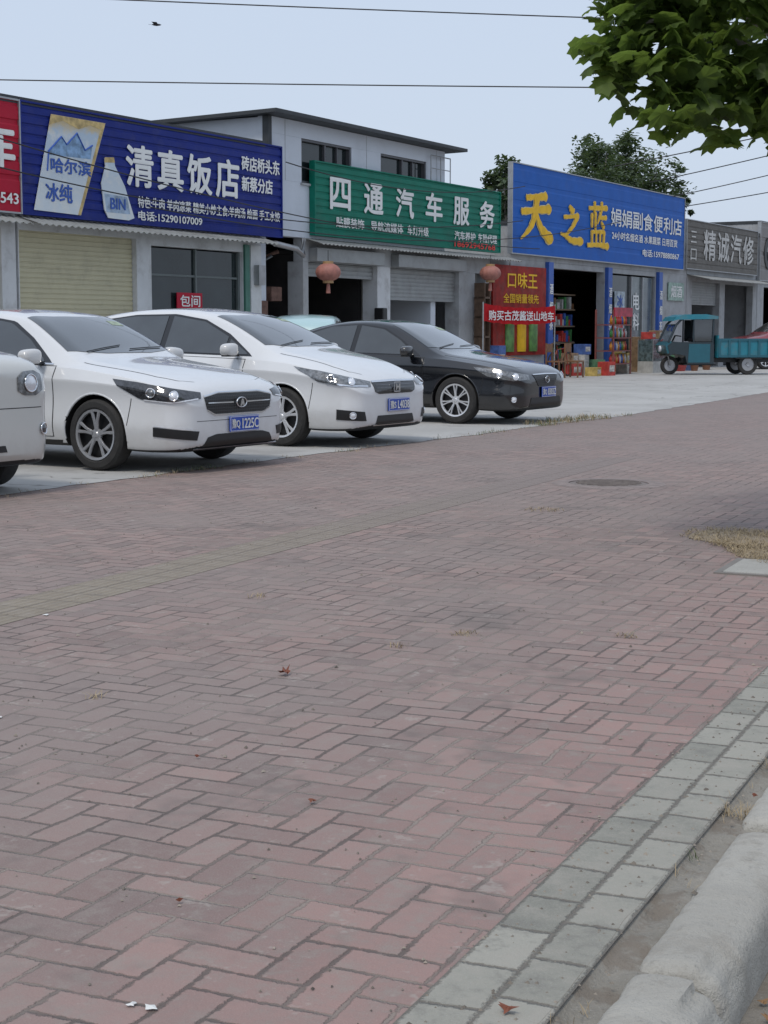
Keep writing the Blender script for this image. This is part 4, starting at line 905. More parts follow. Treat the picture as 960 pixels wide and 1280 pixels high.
box('door_post',6.52,6.68,-.05,-.003,0,3.0,green_fr,e)
box('door_pillar',6.75,7.12,-.03,-.003,0,3.0,M('pillar_white',(.60,.61,.61),.7,0,0,.1,3,dirt=.35),e)
vcorr('awning',-.02,7.1,(-.48,3.03),(.0,3.17),.16,.018,awn,e)
p=fempty('poster',4.38,.045,0,label='small red notice with white writing on the glass',cat='poster'); box('sheet',0,.80,0,.02,1.70,2.0,signred,p); text('包间',.08,.72,1.73,1.96,-.002,textwhite,p,bold=.02)
box('air_vent',6.85,7.08,-.16,-.033,2.2,2.6,steel,e)
e=fempty('alley_wall',7.2,0,0,label='brown brick alley wall with pipes between two shops',cat='wall')
box('brickwork',0,1.45,.9,1.1,0,3.4,brick_m,e)
for i,(x,r_) in enumerate(((.25,.04),(.55,.03),(.8,.05))):
    tube('pipe',[(x,.6,0),(x,.6,2.4+.2*i),(x+.25,.3,2.75+.1*i)],r_,M('pipe_rust',(.18,.10,.07),.7,.1,0,.3,10) if i!=1 else steel,e)
tube('drain_pipe',[(.1,-.25,3.05),(.9,-.25,2.98),(1.15,-.25,2.85),(1.25,-.2,3.2)],.06,steel,e)
rm=M('rusty_metal',(.16,.09,.07),.8,.2,0,.4,8)
for q in ((.1,.5,.2,.6,1.3,1.9),(.6,1.2,.3,.7,.9,1.2),(.7,1.1,.25,.6,1.9,2.2)): box('junk_box',*q,rm,e,.02)
e=fempty('two_storey_building',7.45,0,0,label='pale grey two storey workshop with thin dark roof edge',cat='building')
zt=5.66; L=7.75
boxes('wall',[(0,L,.0,.25,3.25,4.40),(0,L,.001,.25,5.33,zt),(0,1.25,.001,.25,4.402,5.328),(3.30,4.60,.001,.25,4.402,5.328),(6.80,L,.001,.25,4.402,5.328),
 (0,.25,.252,10,0,zt-.02),(L-.25,L,.252,10,0,zt-.02),(.255,L-.255,9.8,10,0,zt-.02)],upwall,e)
boxes('corner_trim',[(-.03,.09,-.03,-.002,3.3,zt),(-.03,-.002,0,.12,3.3,zt)],roofdk,e)
V=[(-.3,-.40,5.675),(L+.45,-.40,5.675),(L+.45,10.4,5.50),(-.3,10.4,5.50)]; V+= [(a,b,c+.075) for a,b,c in V]
mesh('roof',V,BF,roofdk,e)
boxes('panel_joint',[(x,x+.012,-.004,-.001,4.4,zt-.01) for x in (.62,3.95,7.3)],plaster,e)
wfd=M('window_frame_dark',(.10,.10,.11),.5)
for a,b in ((1.25,3.30),(4.60,6.80)):
    wdw=box('window',a+.05,b-.05,.12,.14,4.45,5.28,shopglass,e)
    fr=[(a,a+.05,.02,.16,4.4,5.33),(b-.05,b,.02,.16,4.4,5.33),(a+.05,b-.05,.03,.119,5.28,5.33),(a+.05,b-.05,.03,.119,4.40,4.45)]
    m=(a+b)/2; fr+=[(m-.03,m+.03,.05,.119,4.45,5.28),(m+.5,m+.53,.06,.118,4.45,5.28)]
    boxes('window_frame',fr,wfd,wdw)
    boxes('window_sill',[(a-.05,b+.05,-.05,.018,4.35,4.395)],plaster,wdw)
shopg=fempty('workshop_front',8.75,0,0,label='open garage bays with grey rolled shutters and white pillars',cat='building')
def S(a,b): return (a-8.75,b-8.75)
for a,b in (S(8.75,8.95),S(11.9,12.5),S(16.0,16.9),S(17.5,18.9)): box('pillar',a,b,.003,.4,0,2.75,plaster_w if a>3 and a<4 else plaster,shopg)
boxes('wall',[(0,10.15,.002,.25,2.753,3.247),(9.0,10.15,.253,9,0,3.2)],plaster,shopg)
for a,b,zb_ in ((8.95,11.9,2.45),(12.5,16.0,2.0)):
    x,y=S(a,b); ribs('shutter',x+.02,y-.02,.12,zb_,2.74,.09,.012,shutgrey,shopg); box('shutter_box',x+.02,y-.02,-.22,-.003,2.76,3.05,shutgrey,shopg,.01)
box('interior',.3,3.2,4.2,4.3,0.02,2.9,shade_in,shopg); box('partition',3.15,3.25,.5,4.1,0.02,2.9,shade_in,shopg); box('side_wall',.1,.2,.3,4.1,.02,2.9,shade_in,shopg); box('shaded_floor',.1,8.9,.26,4.1,.008,.014,shade_in,shopg); box('interior_wall',3.3,8.9,2.2,2.3,0.02,2.9,M('interior_pale',(.22,.22,.21),.9),shopg)  # bay walls and floor sheet coloured near black as painted shade
box('ceiling',.1,8.95,.3,4.1,2.92,3.0,shade_in,shopg)
boxes('rack',[(8.0,8.35,-.35,-.05,z,z+.05) for z in (.1,.6,1.1,1.6,2.1)]+[(8.0,8.04,-.35,-.05,.0,2.5),(8.31,8.35,-.35,-.05,.0,2.5)],M('rust_rack',(.14,.09,.06),.7,.2,0,.3,8),shopg)
for q in ((2.9,3.1,-.3,-.05,.9,1.8),(5.0,5.6,1.5,2.0,0.02,1.4),(1.0,2.4,2.5,3.5,0.02,1.5)): box('equipment',*q,blackpl,shopg,.03)
vcorr('awning',0,10.0,(-.45,3.12),(.0,3.24),.16,.016,awn,shopg)
e=shop('convenience store with posters, blue pillars and open doorway',19.0,33.0,4.1,9,plaster,[(21.5,25.6,3.05),(26.0,30.0,3.05)],roofover=.02)
boxes('sign_strut',[(x,x+.06,.1,.16,4.25,5.7) for x in (.2,3.5,7,10.5,13.2)],steel,e)
bluep=M('blue_pillar',(.03,.10,.40),.5,0,0,.15,3,dirt=.2)
for sx in (21.25,25.65,30.05):
    pl=box('pillar',sx-19,sx-19+.32,-.12,-.004,0,3.2,bluep,e)
    text('酒',sx-19+.04,sx-19+.28,2.3,2.6,-.125,textwhite,pl); text('烟',sx-19+.04,sx-19+.28,1.8,2.1,-.125,textwhite,pl); text('茶',sx-19+.04,sx-19+.28,1.3,1.6,-.125,textwhite,pl)
box('glass_door',7.1,8.9,.10,.13,0.02,3.0,shopglass,e)
box('door_panel',9.0,10.9,.08,.13,.02,3.0,M('door_grey',(.11,.135,.14),.25,0,.3,.4,2),e)
for q in ((8.92,8.98,.02,.14,0,3.0),(10.93,10.98,.02,.14,0,3.0),(9.9,9.96,.02,.078,0,3.0),(7.03,7.08,.02,.14,0,3.0)): box('door_frame',*q,steel,e)
text('电',9.2,9.75,1.95,2.5,.075,textwhite,e,bold=.02); text('料',9.2,9.75,1.3,1.85,.075,textwhite,e,bold=.02)
boxes('shelf',[(2.7,6.5,.9,1.3,z,z+.04) for z in (.4,.9,1.4,1.9,2.35)],M('shelf_wood',(.25,.18,.12),.7),e)
gm=[M('goods_%s'%k,c,.5,0,0,.4,12) for k,c in (('red',(.5,.05,.04)),('yellow',(.55,.4,.05)),('green',(.07,.25,.08)),('blue',(.05,.12,.4)),('white',(.5,.5,.48)),('brown',(.2,.1,.05)))]
V=[];F=[];mi=[]
for z in (.445,.945,1.445,1.945):
    x=2.75
    while x<6.4:
        w_=rnd.uniform(.08,.2); h_=rnd.uniform(.15,.38); o=len(V); V+=bv(x,x+w_-.01,.92+rnd.uniform(0,.08),1.2,z,z+h_); F+=[tuple(i+o for i in f) for f in BF]; mi+=[rnd.randrange(6)]*6; x+=w_+(rnd.random()<.15)*.12
o=mesh('shelf_goods',V,F,gm,None,mi=mi,loc=FP(19,0,0),rz=FROT); tag(o,kind='stuff',label='rows of packaged groceries on the store shelves',cat='groceries')
pr=fempty('poster',17.75,-.10,0,label='large red advertising poster with yellow heading and green cans',cat='poster')
box('sheet',0,3.35,0,.05,.62,3.02,M('poster_red',(.30,.022,.015),.6,0,0,.4,3,dirt=.3,spec=.2),pr)
text('口味王',.85,2.75,2.42,2.85,-.003,textyellow,pr,bold=.02); text('全国销量领先',.6,2.85,2.02,2.28,-.003,textyellow,pr,bold=.02)
cang=M('can_green',(.10,.25,.05),.35,0,0,.5,6)
for x in (1.0,1.75,2.5): lathe('can_picture',[(.001,.72),(.26,.72),(.27,.8),(.27,1.55),(.22,1.65),(.001,1.65)],16,cang if x!=1.75 else textyellow,pr,c=(x,-.02,0)).scale=(1,.25,1)
bn=fempty('banner',15.9,-.75,0,label='red cloth banner with white lettering hung across the entrance',cat='banner')
n=24; V=[];F=[]
for i in range(n+1):
    x=4.4*i/n; dz=-.08*math.sin(math.pi*i/n)+.01*math.sin(i*1.7); yy=.02*math.sin(i*1.3)
    V+=[(x,yy,1.52+dz),(x,yy+.01,1.96+dz)]
F=[(2*i,2*i+2,2*i+3,2*i+1) for i in range(n)]
mesh('cloth',V,F,M('banner_red',(.46,.015,.02),.8,0,0,.25,4,spec=.1),bn,smooth=True); text('购买古茂酱送山地车',.2,4.2,1.54,1.80,-.035,textwhite,bn,bold=.02)
for x in (0,4.4): tube('pole',[(x,.02,0),(x,.02,2.0)],.02,steel,bn)
def goods(name,s0,s1,y0,y1,z0,z1,mat,label,cat,bevel=.01):
    g_=fempty(name,s0,y0,z0,label=label,cat=cat,group='goods stacked outside the store'); g_.rotation_euler=(0,0,FROT+rnd.uniform(-.15,.15)); box('carton',0,s1-s0,0,y1-y0,0,z1-z0,mat,g_,bevel); box('carton_label',.06,s1-s0-.06,-.004,-.001,(z1-z0)*.3,(z1-z0)*.75,M('lid_white',(.5,.48,.44),.5,var=.6,scale=12),g_); return g_
rk=fempty('display_rack',23.6,-1.15,0,label='drinks rack with red header and rows of bottles',cat='rack')
boxes('frame',[(0,.04,0,.04,0,1.9),(1.36,1.4,0,.04,0,1.9),(0,.04,.55,.6,0,1.9),(1.36,1.4,.55,.6,0,1.9)]+[(0,1.4,0,.6,z,z+.03) for z in (.3,.68,1.06,1.44)],M('rack_red',(.22,.07,.06),.5),rk)
box('header',0,1.4,-.02,.02,1.70,1.96,M('rack_header',(.42,.03,.06),.5,var=.4,scale=5),rk)
bc=[M('bottle_%s'%k,c,.3,0,.3,.2,9) for k,c in (('red',(.5,.04,.03)),('orange',(.6,.25,.03)),('green',(.05,.25,.06)),('blue',(.04,.10,.4)),('white',(.6,.6,.6)))]
bms=[]
for mt in bc:
    v,f=lathe_data([(.001,0),(.045,0),(.05,.15),(.02,.22),(.02,.26),(.001,.26)],10); me=bpy.data.meshes.new('bottle'); me.from_pydata(v,[],f); me.materials.append(mt)
    for p_ in me.polygons: p_.use_smooth=True
    bms.append(me)
for zz in (.334,.714,1.094,1.474):
    for i in range(9):
        o=bpy.data.objects.new('bottle',bms[rnd.randrange(5)]); x=FP(23.6+.14+i*.14,-1.15+.15,zz); o.location=x; COL.objects.link(o); tag(o,'coloured drink bottle standing on the red rack','bottle','bottles on the drinks rack')
# glass display counter
gc=fempty('display_counter',26.3,-1.35,0,label='glass topped display counter with silver frame outside the store',cat='counter')
box('base',0,1.5,0,.5,0,.35,M('counter_base',(.45,.45,.43),.5,0,0,.2,6,dirt=.3),gc,.01); box('glass_case',.02,1.48,.02,.48,.355,1.0,M('counter_glass',(.10,.14,.15),.05,0,.5,.6,9),gc)
boxes('frame',[(0,.02,0,.02,.353,1.02),(1.48,1.5,0,.02,.353,1.02),(0,.02,.48,.5,.353,1.02),(1.48,1.5,.48,.5,.353,1.02),(.021,1.479,-.002,.018,1.002,1.022),(.021,1.479,-.002,.018,.66,.675)],steel,gc)
cols=[(.45,.05,.04),(.42,.38,.32),(.06,.12,.33),(.30,.20,.12),(.45,.33,.1),(.1,.22,.12),(.45,.45,.43)]
k=0
for (a,y,w_,z0,z1) in ((21.9,-.6,.5,0,.35),(21.9,-.6,.5,.352,.65),(22.5,-.7,.5,0,.6),(22.55,-.68,.4,.602,.9),(23.05,-.9,.4,0,.45),(25.3,-.9,.45,0,.3),(25.3,-.9,.42,.302,.62),(26.6,-1.2,.4,1.03,1.25),(27.2,-1.2,.3,1.03,1.3),(28.0,-.95,.5,0,.4),(28.6,-.9,.5,0,.3),(28.65,-.9,.4,.302,.55),(29.3,-.8,.45,0,.4),(26.1,-.4,.5,0,.95),(22.1,1.5,.6,.015,1.2),(18.3,-.7,.5,0,.5),(18.9,-.8,.4,0,.3),(17.1,-.6,.45,0,.9),(30.6,-.6,.5,0,.5),(31.3,-.7,.6,0,.35),(22.0,-1.3,.45,0,.25),(22.6,-1.4,.4,0,.4),(27.3,-.5,.4,0,1.1),(28.0,-.5,.45,0,.8)):
    c=cols[(k*3)%7]; goods('goods_carton',a,a+w_,y,y+.36,z0,z1,M('carton_%d'%((k*3)%7),c,.6,0,0,.4,7),'goods carton stacked beside the store doorway','carton'); k+=1
for a,y,r_,c in ((28.9,-1.3,.2,(.35,.05,.05)),(29.8,-1.3,.18,(.10,.16,.35)),(30.5,-1.1,.16,(.45,.45,.42))):
    bq=fempty('basin',a,y,0,label='plastic basin standing on the ground by the store',cat='basin'); lathe('bowl',[(.001,.02),(r_*.75,.02),(r_,.22),(r_+.02,.23),(r_*.74,0),(.001,0)],20,M('basin_%.2f'%r_,c,.4),bq)
# potted plants
pg=M('pot_leaf_green',(.05,.12,.03),.6,0,0,.4,8)
for a,y,h_ in ((29.4,-1.6,.45),(30.9,-1.5,.6),(31.7,-1.2,.4)):
    pp=fempty('potted_plant',a,y,0,label='leafy green plant in a brown pot beside the door',cat='plant',group='potted plants by the store')
    lathe('pot',[(.001,.0),(.10,.0),(.14,.22),(.15,.24),(.12,.24),(.001,.20)],16,M('pot_brown',(.20,.09,.05),.7),pp)
    V=[];F=[]
    for _ in range(60):
        b=rnd.uniform(0,6.28); l=rnd.uniform(.08,.24); zz=rnd.uniform(.4,1)*h_; o=len(V); cx,cy=math.cos(b),math.sin(b)
        V+=[(0,0,.2),(cx*l*.6-cy*.03,cy*l*.6+cx*.03,.2+zz*.8),(cx*l,cy*l,.2+zz),(cx*l*.6+cy*.03,cy*l*.6-cx*.03,.2+zz*.8)]; F.append((o,o+1,o+2,o+3))
    mesh('leaves',V,F,pg,pp)
wood=M('wood_brown',(.20,.10,.05),.6,0,0,.3,8)
for a,y in ((19.6,-1.2),(20.4,-1.4)):
    c=fempty('chair',a,y,0,label='small brown wooden chair outside the store',cat='chair',group='chairs outside the store')
    box('seat',0,.42,0,.42,.43,.47,wood,c,.01); 
    for x,yy in ((.0,.0),(.38,.0)): box('leg',x,x+.035,yy,yy+.035,0,.428,wood,c)
    for x,yy in ((.0,.385),(.38,.385)): box('leg',x,x+.035,yy,yy+.035,0,.95,wood,c)
    box('backrest',.036,.379,.385,.41,.7,.93,wood,c,.005)
bk=fempty('bicycle',20.6,-.55,0,label='dark mountain bicycle leaning by the red poster',cat='bicycle')
for x in (0,1.05):
    wl=lathe('wheel',[(.30,-.012),(.33,-.018),(.345,0),(.33,.018),(.30,.012)],28,rubber,bk,'y',closed=True); wl.location=(x,0,.345)
    boxes('spoke',[(-.30,.30,-.002,.002,-.003,.003),(-.003,.003,-.0015,.0015,-.30,.30)],steel,wl)
tubes('frame',[([(0,0,.345),(.42,0,.36),(.30,0,.78),(0,0,.345)],.014),([(.42,0,.36),(.85,0,.80),(.30,0,.76)],.018),([(.82,0,.92),(1.05,0,.345)],.018),([(.42,0,.36),(.27,0,.88)],.014)],M('bike_orange',(.35,.06,.03),.4),bk)
box('saddle',.16,.38,-.06,.06,.88,.92,blackpl,bk,.02); tubes('handlebar',[([(.82,-.28,.98),(.82,0,.96),(.82,.28,.98)],.013)],blackpl,bk)
pn=fempty('poster',26.35,-.02,0,label='white and blue notice on the store glass',cat='poster'); box('sheet',0,.8,-.04,-.005,1.2,2.5,M('notice_pale',(.38,.45,.50),.5,0,0,.5,6),pn); text('冰',.15,.65,2.0,2.4,-.042,textblue,pn); text('水果',.1,.7,1.35,1.7,-.042,textred,pn)
pn=fempty('poster',31.1,-.02,0,label='white and green menu board hung on the wall',cat='poster'); box('sheet',0,1.5,-.04,-.005,2.3,2.9,M('notice_green',(.30,.42,.36),.5,0,0,.4,6),pn); text('烟酒',.2,1.3,2.4,2.8,-.042,textwhite,pn)
e=shop('grey garage building with open dark bay',33.05,41.1,4.9,9,plaster,[(33.6,36.6,3.0),(37.2,40.6,3.0)],roofover=.1)
ribs('shutter',.57,3.53,.12,2.2,3.0,.09,.012,shutgrey,e); vcorr('awning',0,8.0,(-.8,3.05),(0,3.22),.16,.016,awn,e)
e=shop('brown grey shop at the far end of the row',41.15,62,5.4,9,plaster,[(42,45,3.0),(46,49,3.0)],roofover=.1)
wt=fempty('water_tank',-.55,1.2,5.10,label='green and white roof water heater tank on stand',cat='water tank')
lathe('tank',[(.001,-.7),(.2,-.7),(.24,-.66),(.24,.66),(.2,.7),(.001,.7)],24,M('tank_green',(.25,.38,.33),.4,.2),wt,'x',c=(0,0,.42)); boxes('stand',[(-.5,-.46,-.2,.2,0,.25),(.46,.5,-.2,.2,0,.25)],steel,wt)
rl=fempty('roof_railing',14.3,-.1,4.89,label='thin steel railing on top of the sign',cat='railing'); tubes('rail',[([(x,0,0),(x,0,.6)],.015) for x in (0,.5,1.)]+[([(0,0,.6),(1,0,.6)],.015),([(0,0,.3),(1,0,.3)],.012)],steel,rl,n=6)
lanr=M('lantern_red',(.36,.15,.12),.6,0,0,.2,10)
def lantern(s0,y,z,r):
    l=fempty('red_lantern',s0,y,z,label='faded red palace lantern hanging under the sign',cat='lantern',group='hanging red lanterns')
    V=[];F=[];N=48
    prof=[(math.cos(t)*r,math.sin(t)*r*.72) for t in np.linspace(-1.15,1.15,11)]
    for i in range(N):
        k=1-.05*(i%4==0); a=2*math.pi*i/N
        V+=[(p*k*math.cos(a),p*k*math.sin(a),h) for p,h in prof]
    for i in range(N):
        for j in range(10): a=i*11+j;b=((i+1)%N)*11+j; F.append((a,b,b+1,a+1))
    mesh('shade',V,F,lanr,l,smooth=True)
    zt_=r*.66; V,F=lathe_data([(.001,zt_+.05),(r*.42,zt_+.05),(r*.42,zt_-.02),(.001,zt_-.02)],16); v,f=lathe_data([(.001,-zt_+.02),(r*.42,-zt_+.02),(r*.42,-zt_-.05),(.001,-zt_-.05)],16); o=len(V)
    mesh('cap',V+v,F+[tuple(q+o for q in g2) for g2 in f],M('lantern_gold',(.40,.25,.12),.6,.1),l)
    lathe('tassel',[(.001,-zt_-.05),(.035,-zt_-.06),(.05,-zt_-.26),(.001,-zt_-.26)],10,lanr,l); tube('cord',[(0,0,zt_+.05),(0,0,zt_+.28)],.008,blackpl,l,n=5)
lantern(8.55,-.75,2.50,.27); lantern(16.25,-.75,2.72,.27)

# ------------------------------------------------------------ cargo tricycle
tr=empty('cargo_tricycle',(8.15,47.2,.005),R(8),label='teal electric cargo tricycle with dark cab and ribbed bed',cat='tricycle')
cabk=M('cab_black',(.02,.035,.045),.3,0,.4,.1,5); cabt=M('cab_teal',(.015,.11,.15),.35,0,.3,.1,4)
poly('cab',[(.10,.55),(.02,.85),(.18,.97),(.35,.95),(1.30,.95),(1.42,.95),(1.42,.32),(.62,.32),(.55,.56),(.20,.62)],-.50,.50,cabk,tr)
poly('front_panel',[(.02,.62),(-.05,.86),(.10,1.0),(.16,.93),(.06,.62)],-.48,.48,cabt,tr)
for s in (-1,1): poly('cab_door',[(.64,.36),(.66,.90),(1.30,.90),(1.30,.36)],s*.505-.004,s*.505+.004,cabt,tr)
for s in (-1,1):
    for pts,r_ in (([(.05,s*.46,.94),(.28,s*.46,1.45),(.45,s*.45,1.62)],.035),([(1.38,s*.48,.9),(1.40,s*.48,1.62)],.035),([(.80,s*.48,.93),(.80,s*.48,1.62)],.025)): tube('cab_pillar',pts,r_,cabk,tr)
    tube('fork',[(.24,s*.09,.27),(.12,s*.09,.72)],.022,steel,tr)
mesh('windshield',[(.06,-.43,.97),(.06,.43,.97),(.29,.43,1.47),(.29,-.43,1.47)],[(0,1,2,3)],glass,tr)
for s in (-1,1): mesh('side_window',[(.83,s*.475,.97),(1.36,s*.475,.97),(1.36,s*.475,1.60),(.83,s*.475,1.60)],[(0,1,2,3)],glass,tr)
box('seat',.90,1.3,-.35,.35,.955,1.05,blackpl,tr,.03); tubes('handlebar',[([(.48,-.3,1.12),(.40,0,1.14),(.48,.3,1.12)],.016),([(.40,0,1.14),(.28,0,.9)],.025)],blackpl,tr)
poly('cab_roof',[(.16,1.56),(.26,1.68),(.5,1.75),(1.15,1.76),(1.52,1.70),(1.52,1.62),(.3,1.60)],-.54,.54,teal_paint,tr)
lathe('headlight',[(.001,-.04),(.08,-.04),(.09,.0),(.07,.05),(.001,.05)],20,lampwhite,tr,'x',c=(-.05,0,.76))
boxes('cargo_bed',[(1.50,3.4,-.58,.58,.50,.58),(1.50,1.54,-.58,.58,.583,1.15),(3.36,3.4,-.58,.58,.583,1.05),(1.543,3.357,-.58,-.54,.583,1.05),(1.543,3.357,.54,.58,.583,1.05)],teal_paint,tr)
boxes('bed_rib',[(x,x+.06,-.62,-.582,.52,1.05) for x in (1.52,1.82,2.12,2.42,2.72,3.02,3.32)]+[(1.52,3.38,-.612,-.583,.99,1.055),(1.52,3.38,-.612,-.583,.51,.57)],cabt,tr)
boxes('chassis',[(.5,3.3,-.3,-.22,.36,.49),(.5,3.3,.22,.3,.36,.49),(.55,1.5,-.47,.47,.28,.315)],blackpl,tr)
boxes('mudguard',[(2.05,2.85,-.62,-.50,.47,.495),(.0,.45,-.08,.08,.58,.6)],blackpl,tr)
def twheel(x,y,r):
    wl=lathe('wheel',[(.001,-.04),(.05,-.05),(.06,-.02),(r*.6,-.02),(r*.62,-.05)],20,alloy_dk,tr,'y'); wl.location=(x,y,r)
    lathe('tyre',[(r*.62,.05),(r-.02,.06),(r,.02),(r,-.02),(r-.02,-.06),(r*.62,-.05)],28,rubber,wl,'y',closed=True)
twheel(.24,0,.27); twheel(2.45,-.48,.30); twheel(2.45,.48,.30)
# ------------------------------------------------------------ wires & bird
wirem=M('wire_black',(.02,.02,.022),.6)
def wire(a,b,sag,label,r=.012,group='overhead wires'):
    a=Vector(a);b=Vector(b); P=[]
    for i in range(25):
        t=i/24; p=a.lerp(b,t); p.z-=sag*4*t*(1-t); P.append(p)
    o=tube('overhead_wire',P,r,wirem,None,n=6); tag(o,label,'wire',group)
wire((-12,25,6.62),(16,25,5.65),.10,'thin black overhead wire across the sky',.010)
wire((-14,25,5.25),(16,25,4.95),.12,'thin black overhead wire across the sky',.010)
for i,(a,b) in enumerate((((6.5,46,5.9),(22,40,9.3)),((8.5,52,6.0),(24,40,9.6)),((10.0,54,5.4),(24,42,8.0)),((9.5,54,5.7),(23,48,9.2)))):
    wire(a,b,.25,'black service wire rising from the blue sign to a pole',.016)
for a,b,sg in (((-1.0,-.35,3.9),(19,-.35,4.2),.5),((-1.0,-.4,4.35),(20,-.4,3.5),.35),((3.0,-.4,3.5),(26,-.4,4.6),.6),((7.5,-.4,4.7),(19,-.4,5.1),.35)):
    wire(FP(*a),FP(*b),sg,'loose black cable slung in front of the shop signs',.012)
bird=M('bird_dark',(.03,.03,.035),.7)
bd=empty('bird',(-4.15,30,6.82),R(10),label='small dark swallow gliding in the sky',cat='bird')
lathe('body',[(.001,-.09),(.018,-.05),(.024,.0),(.015,.06),(.001,.09)],10,bird,bd,'x')
mesh('wing',[(.03,0,.0),(-.04,0,.0),(-.10,.17,.02),(0,.10,.03)],[(0,1,2,3)],bird,bd); mesh('wing',[(.03,0,.0),(-.04,0,.0),(-.10,-.17,.02),(0,-.10,.03)],[(0,1,2,3)],bird,bd)
mesh('tail',[(-.07,0,0),(-.16,.03,0),(-.12,0,0),(-.16,-.03,0)],[(0,1,2,3)],bird,bd)

# ------------------------------------------------------------ trees
def leafmat(name,a,b,tl=.35,tc=(.16,.24,.03)):
    m,nt,p=newmat(name); c=nt.coord(); f=nt.noise(c,3.5,2); f2=nt.noise(c,14,1)
    col=nt.mix(nt.ramp(nt.m('ADD',nt.m('MULTIPLY',f,.5),nt.m('MULTIPLY',f2,.5)),.38,.62),a,b)
    nt.l.new(col,p.inputs['Base Color']); p.inputs['Roughness'].default_value=.55; p.inputs['Specular IOR Level'].default_value=.3
    tr_=nt.n.new('ShaderNodeBsdfTranslucent'); nt.l.new(nt.mix(.6,col,tc),tr_.inputs[0])
    ms=nt.n.new('ShaderNodeMixShader'); ms.inputs[0].default_value=tl
    nt.l.new(p.outputs[0],ms.inputs[1]); nt.l.new(tr_.outputs[0],ms.inputs[2]); nt.l.new(ms.outputs[0],m.node_tree.nodes['Material Output'].inputs[0]); return m
bark=M('tree_bark',(.22,.20,.16),.9,0,0,.4,9,bump=.8,bscale=25)
def add_leaf(V,F,c,s,shape,tilt=.55):
    z=Vector((rnd.gauss(0,tilt),rnd.gauss(0,tilt),1)).normalized(); a=rnd.uniform(0,6.28)
    x=Vector((math.cos(a),math.sin(a),0)); x=(x-z*x.dot(z)).normalized(); y=z.cross(x)
    o=len(V); V.append(c)
    for (u,v) in shape: V.append(c+x*u*s+y*v*s+z*(-.25*s*(u*u+v*v)))
    n=len(shape)
    for i in range(n): F.append((o,o+1+i,o+1+(i+1)%n))
nt_=empty('plane_tree',(2.75,9.4,0),0,label='broad leaved street tree with low hanging leafy branches',cat='tree')
base=Vector((2.75,9.4,0))
tubes('trunk',[([(0,0,-.05),(.02,.02,.5),(.0,.05,1.4),(.05,.05,2.3),(.0,.0,3.2),(-.05,0,4.2)],[.15,.12,.11,.10,.08,.04])]+
 [([(0,.03,2.1),(-.5,-.3,2.65),(-1.1,-.6,2.95),(-1.5,-.7,2.85)],[.05,.035,.02,.008]),([(0,.03,2.4),(-.4,-.8,2.8),(-.7,-1.3,2.75)],[.045,.03,.008]),
  ([(0,.0,2.6),(-.6,.3,3.1),(-1.3,.4,3.4)],[.045,.03,.01]),([(0,0,2.5),(.6,-.3,3.0),(1.3,-.4,3.3)],[.045,.03,.01]),([(0,0,2.9),(.3,.8,3.5),(.4,1.3,3.8)],[.04,.03,.01]),([(0,0,3.2),(-.7,-.5,3.9),(-1.2,-.6,4.3)],[.04,.02,.008])],bark,nt_,n=8)
shape=leaf_shape(1.,True)
V=[];F=[]
cl=[((1.34,8.75,2.82),.28),((1.20,8.7,2.70),.16),((1.45,8.7,2.60),.26),((1.7,8.7,2.50),.24),((1.36,8.8,3.05),.28),((1.95,8.8,2.50),.26),((2.2,8.7,2.52),.26),((1.75,8.8,2.8),.28),((2.1,8.8,2.8),.3),((1.55,8.8,3.2),.3),((2.0,8.6,3.2),.3),((2.45,8.5,2.75),.3),((1.65,8.9,2.95),.25)]
for c,r_ in cl:
    for _ in range(int(280*r_)):
        v=Vector((rnd.gauss(0,1),rnd.gauss(0,1),rnd.gauss(0,1))).normalized()*r_*(.2+rnd.random()**.6)
        p=Vector(c)+v
        add_leaf(V,F,p-base,rnd.uniform(.055,.105),shape,.7)
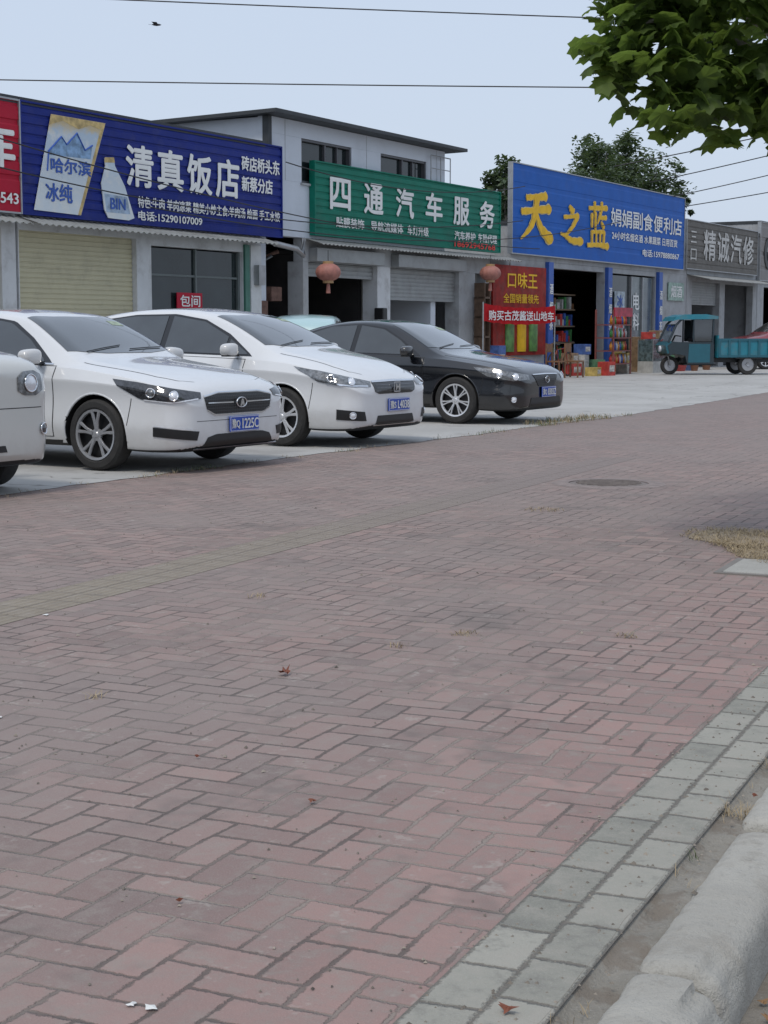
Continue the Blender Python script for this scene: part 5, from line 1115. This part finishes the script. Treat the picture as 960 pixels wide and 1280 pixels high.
for _ in range(250):
    v=Vector((rnd.gauss(0,1),rnd.gauss(0,1),rnd.gauss(0,1))).normalized()*(rnd.random()**.35)
    c=Vector((2.95+v.x*1.65,9.4+v.y*1.5,3.78+v.z*1.25))
    for _ in range(7):
        p=c+Vector((rnd.gauss(0,.17),rnd.gauss(0,.17),rnd.gauss(0,.14))); add_leaf(V,F,p-base,rnd.uniform(.06,.11),shape,.7)
mesh('crown',V,F,leafmat('plane_leaf',(.045,.072,.020),(.11,.165,.040),.5,(.28,.42,.07)),nt_)
farleaf=leafmat('far_leaf',(.05,.075,.045),(.10,.135,.08),.25)
quad=[(.5,-.25),(1,.1),(.4,.35),(-.3,.3),(-.8,0),(-.2,-.35)]
def far_tree(x,y,h,r,label,n=90):
    t=empty('tree',(x,y,0),0,label=label,cat='tree',group='trees behind the shops')
    L=[([(0,0,-.1),(.1,0,h*.3),(0,.1,h*.6),(.0,0,h*.85)],[.22,.17,.12,.04])]
    V=[];F=[];cz=h-r*1.15
    for i in range(n):
        v=Vector((rnd.gauss(0,1),rnd.gauss(0,1),rnd.gauss(0,1))).normalized()*(rnd.random()**.4)
        c=Vector((v.x*r,v.y*r,cz+v.z*r*1.1)); rr=r*.22*rnd.uniform(.6,1.3)
        if i%9==0: L.append(([(0,0,h*.4),(c.x*.5,c.y*.5,(h*.4+c.z)/2),tuple(c)],[.09,.06,.02]))
        for _ in range(44):
            u=Vector((rnd.gauss(0,1),rnd.gauss(0,1),rnd.gauss(0,.8))).normalized()*rr*rnd.random()**.4
            add_leaf(V,F,c+u,rnd.uniform(.09,.19),quad)
    tubes('trunk',L,bark,t); mesh('crown',V,F,farleaf,t)
far_tree(9.3,72,9.4,2.1,'dense green tree rising behind the blue sign',130); far_tree(11.8,74,9.6,2.0,'dense green tree rising behind the blue sign',115); far_tree(10.5,76,10.8,2.1,'tall green tree top behind the store roof',130)
far_tree(4.6,60,7.7,1.1,'small green tree between two buildings',50); far_tree(5.6,62,7.0,.8,'small green tree between two buildings',35); far_tree(13.7,76,7.9,.7,'slim green tree behind the store',30)
far_tree(34,120,9,4,'distant green tree at the end of the row')
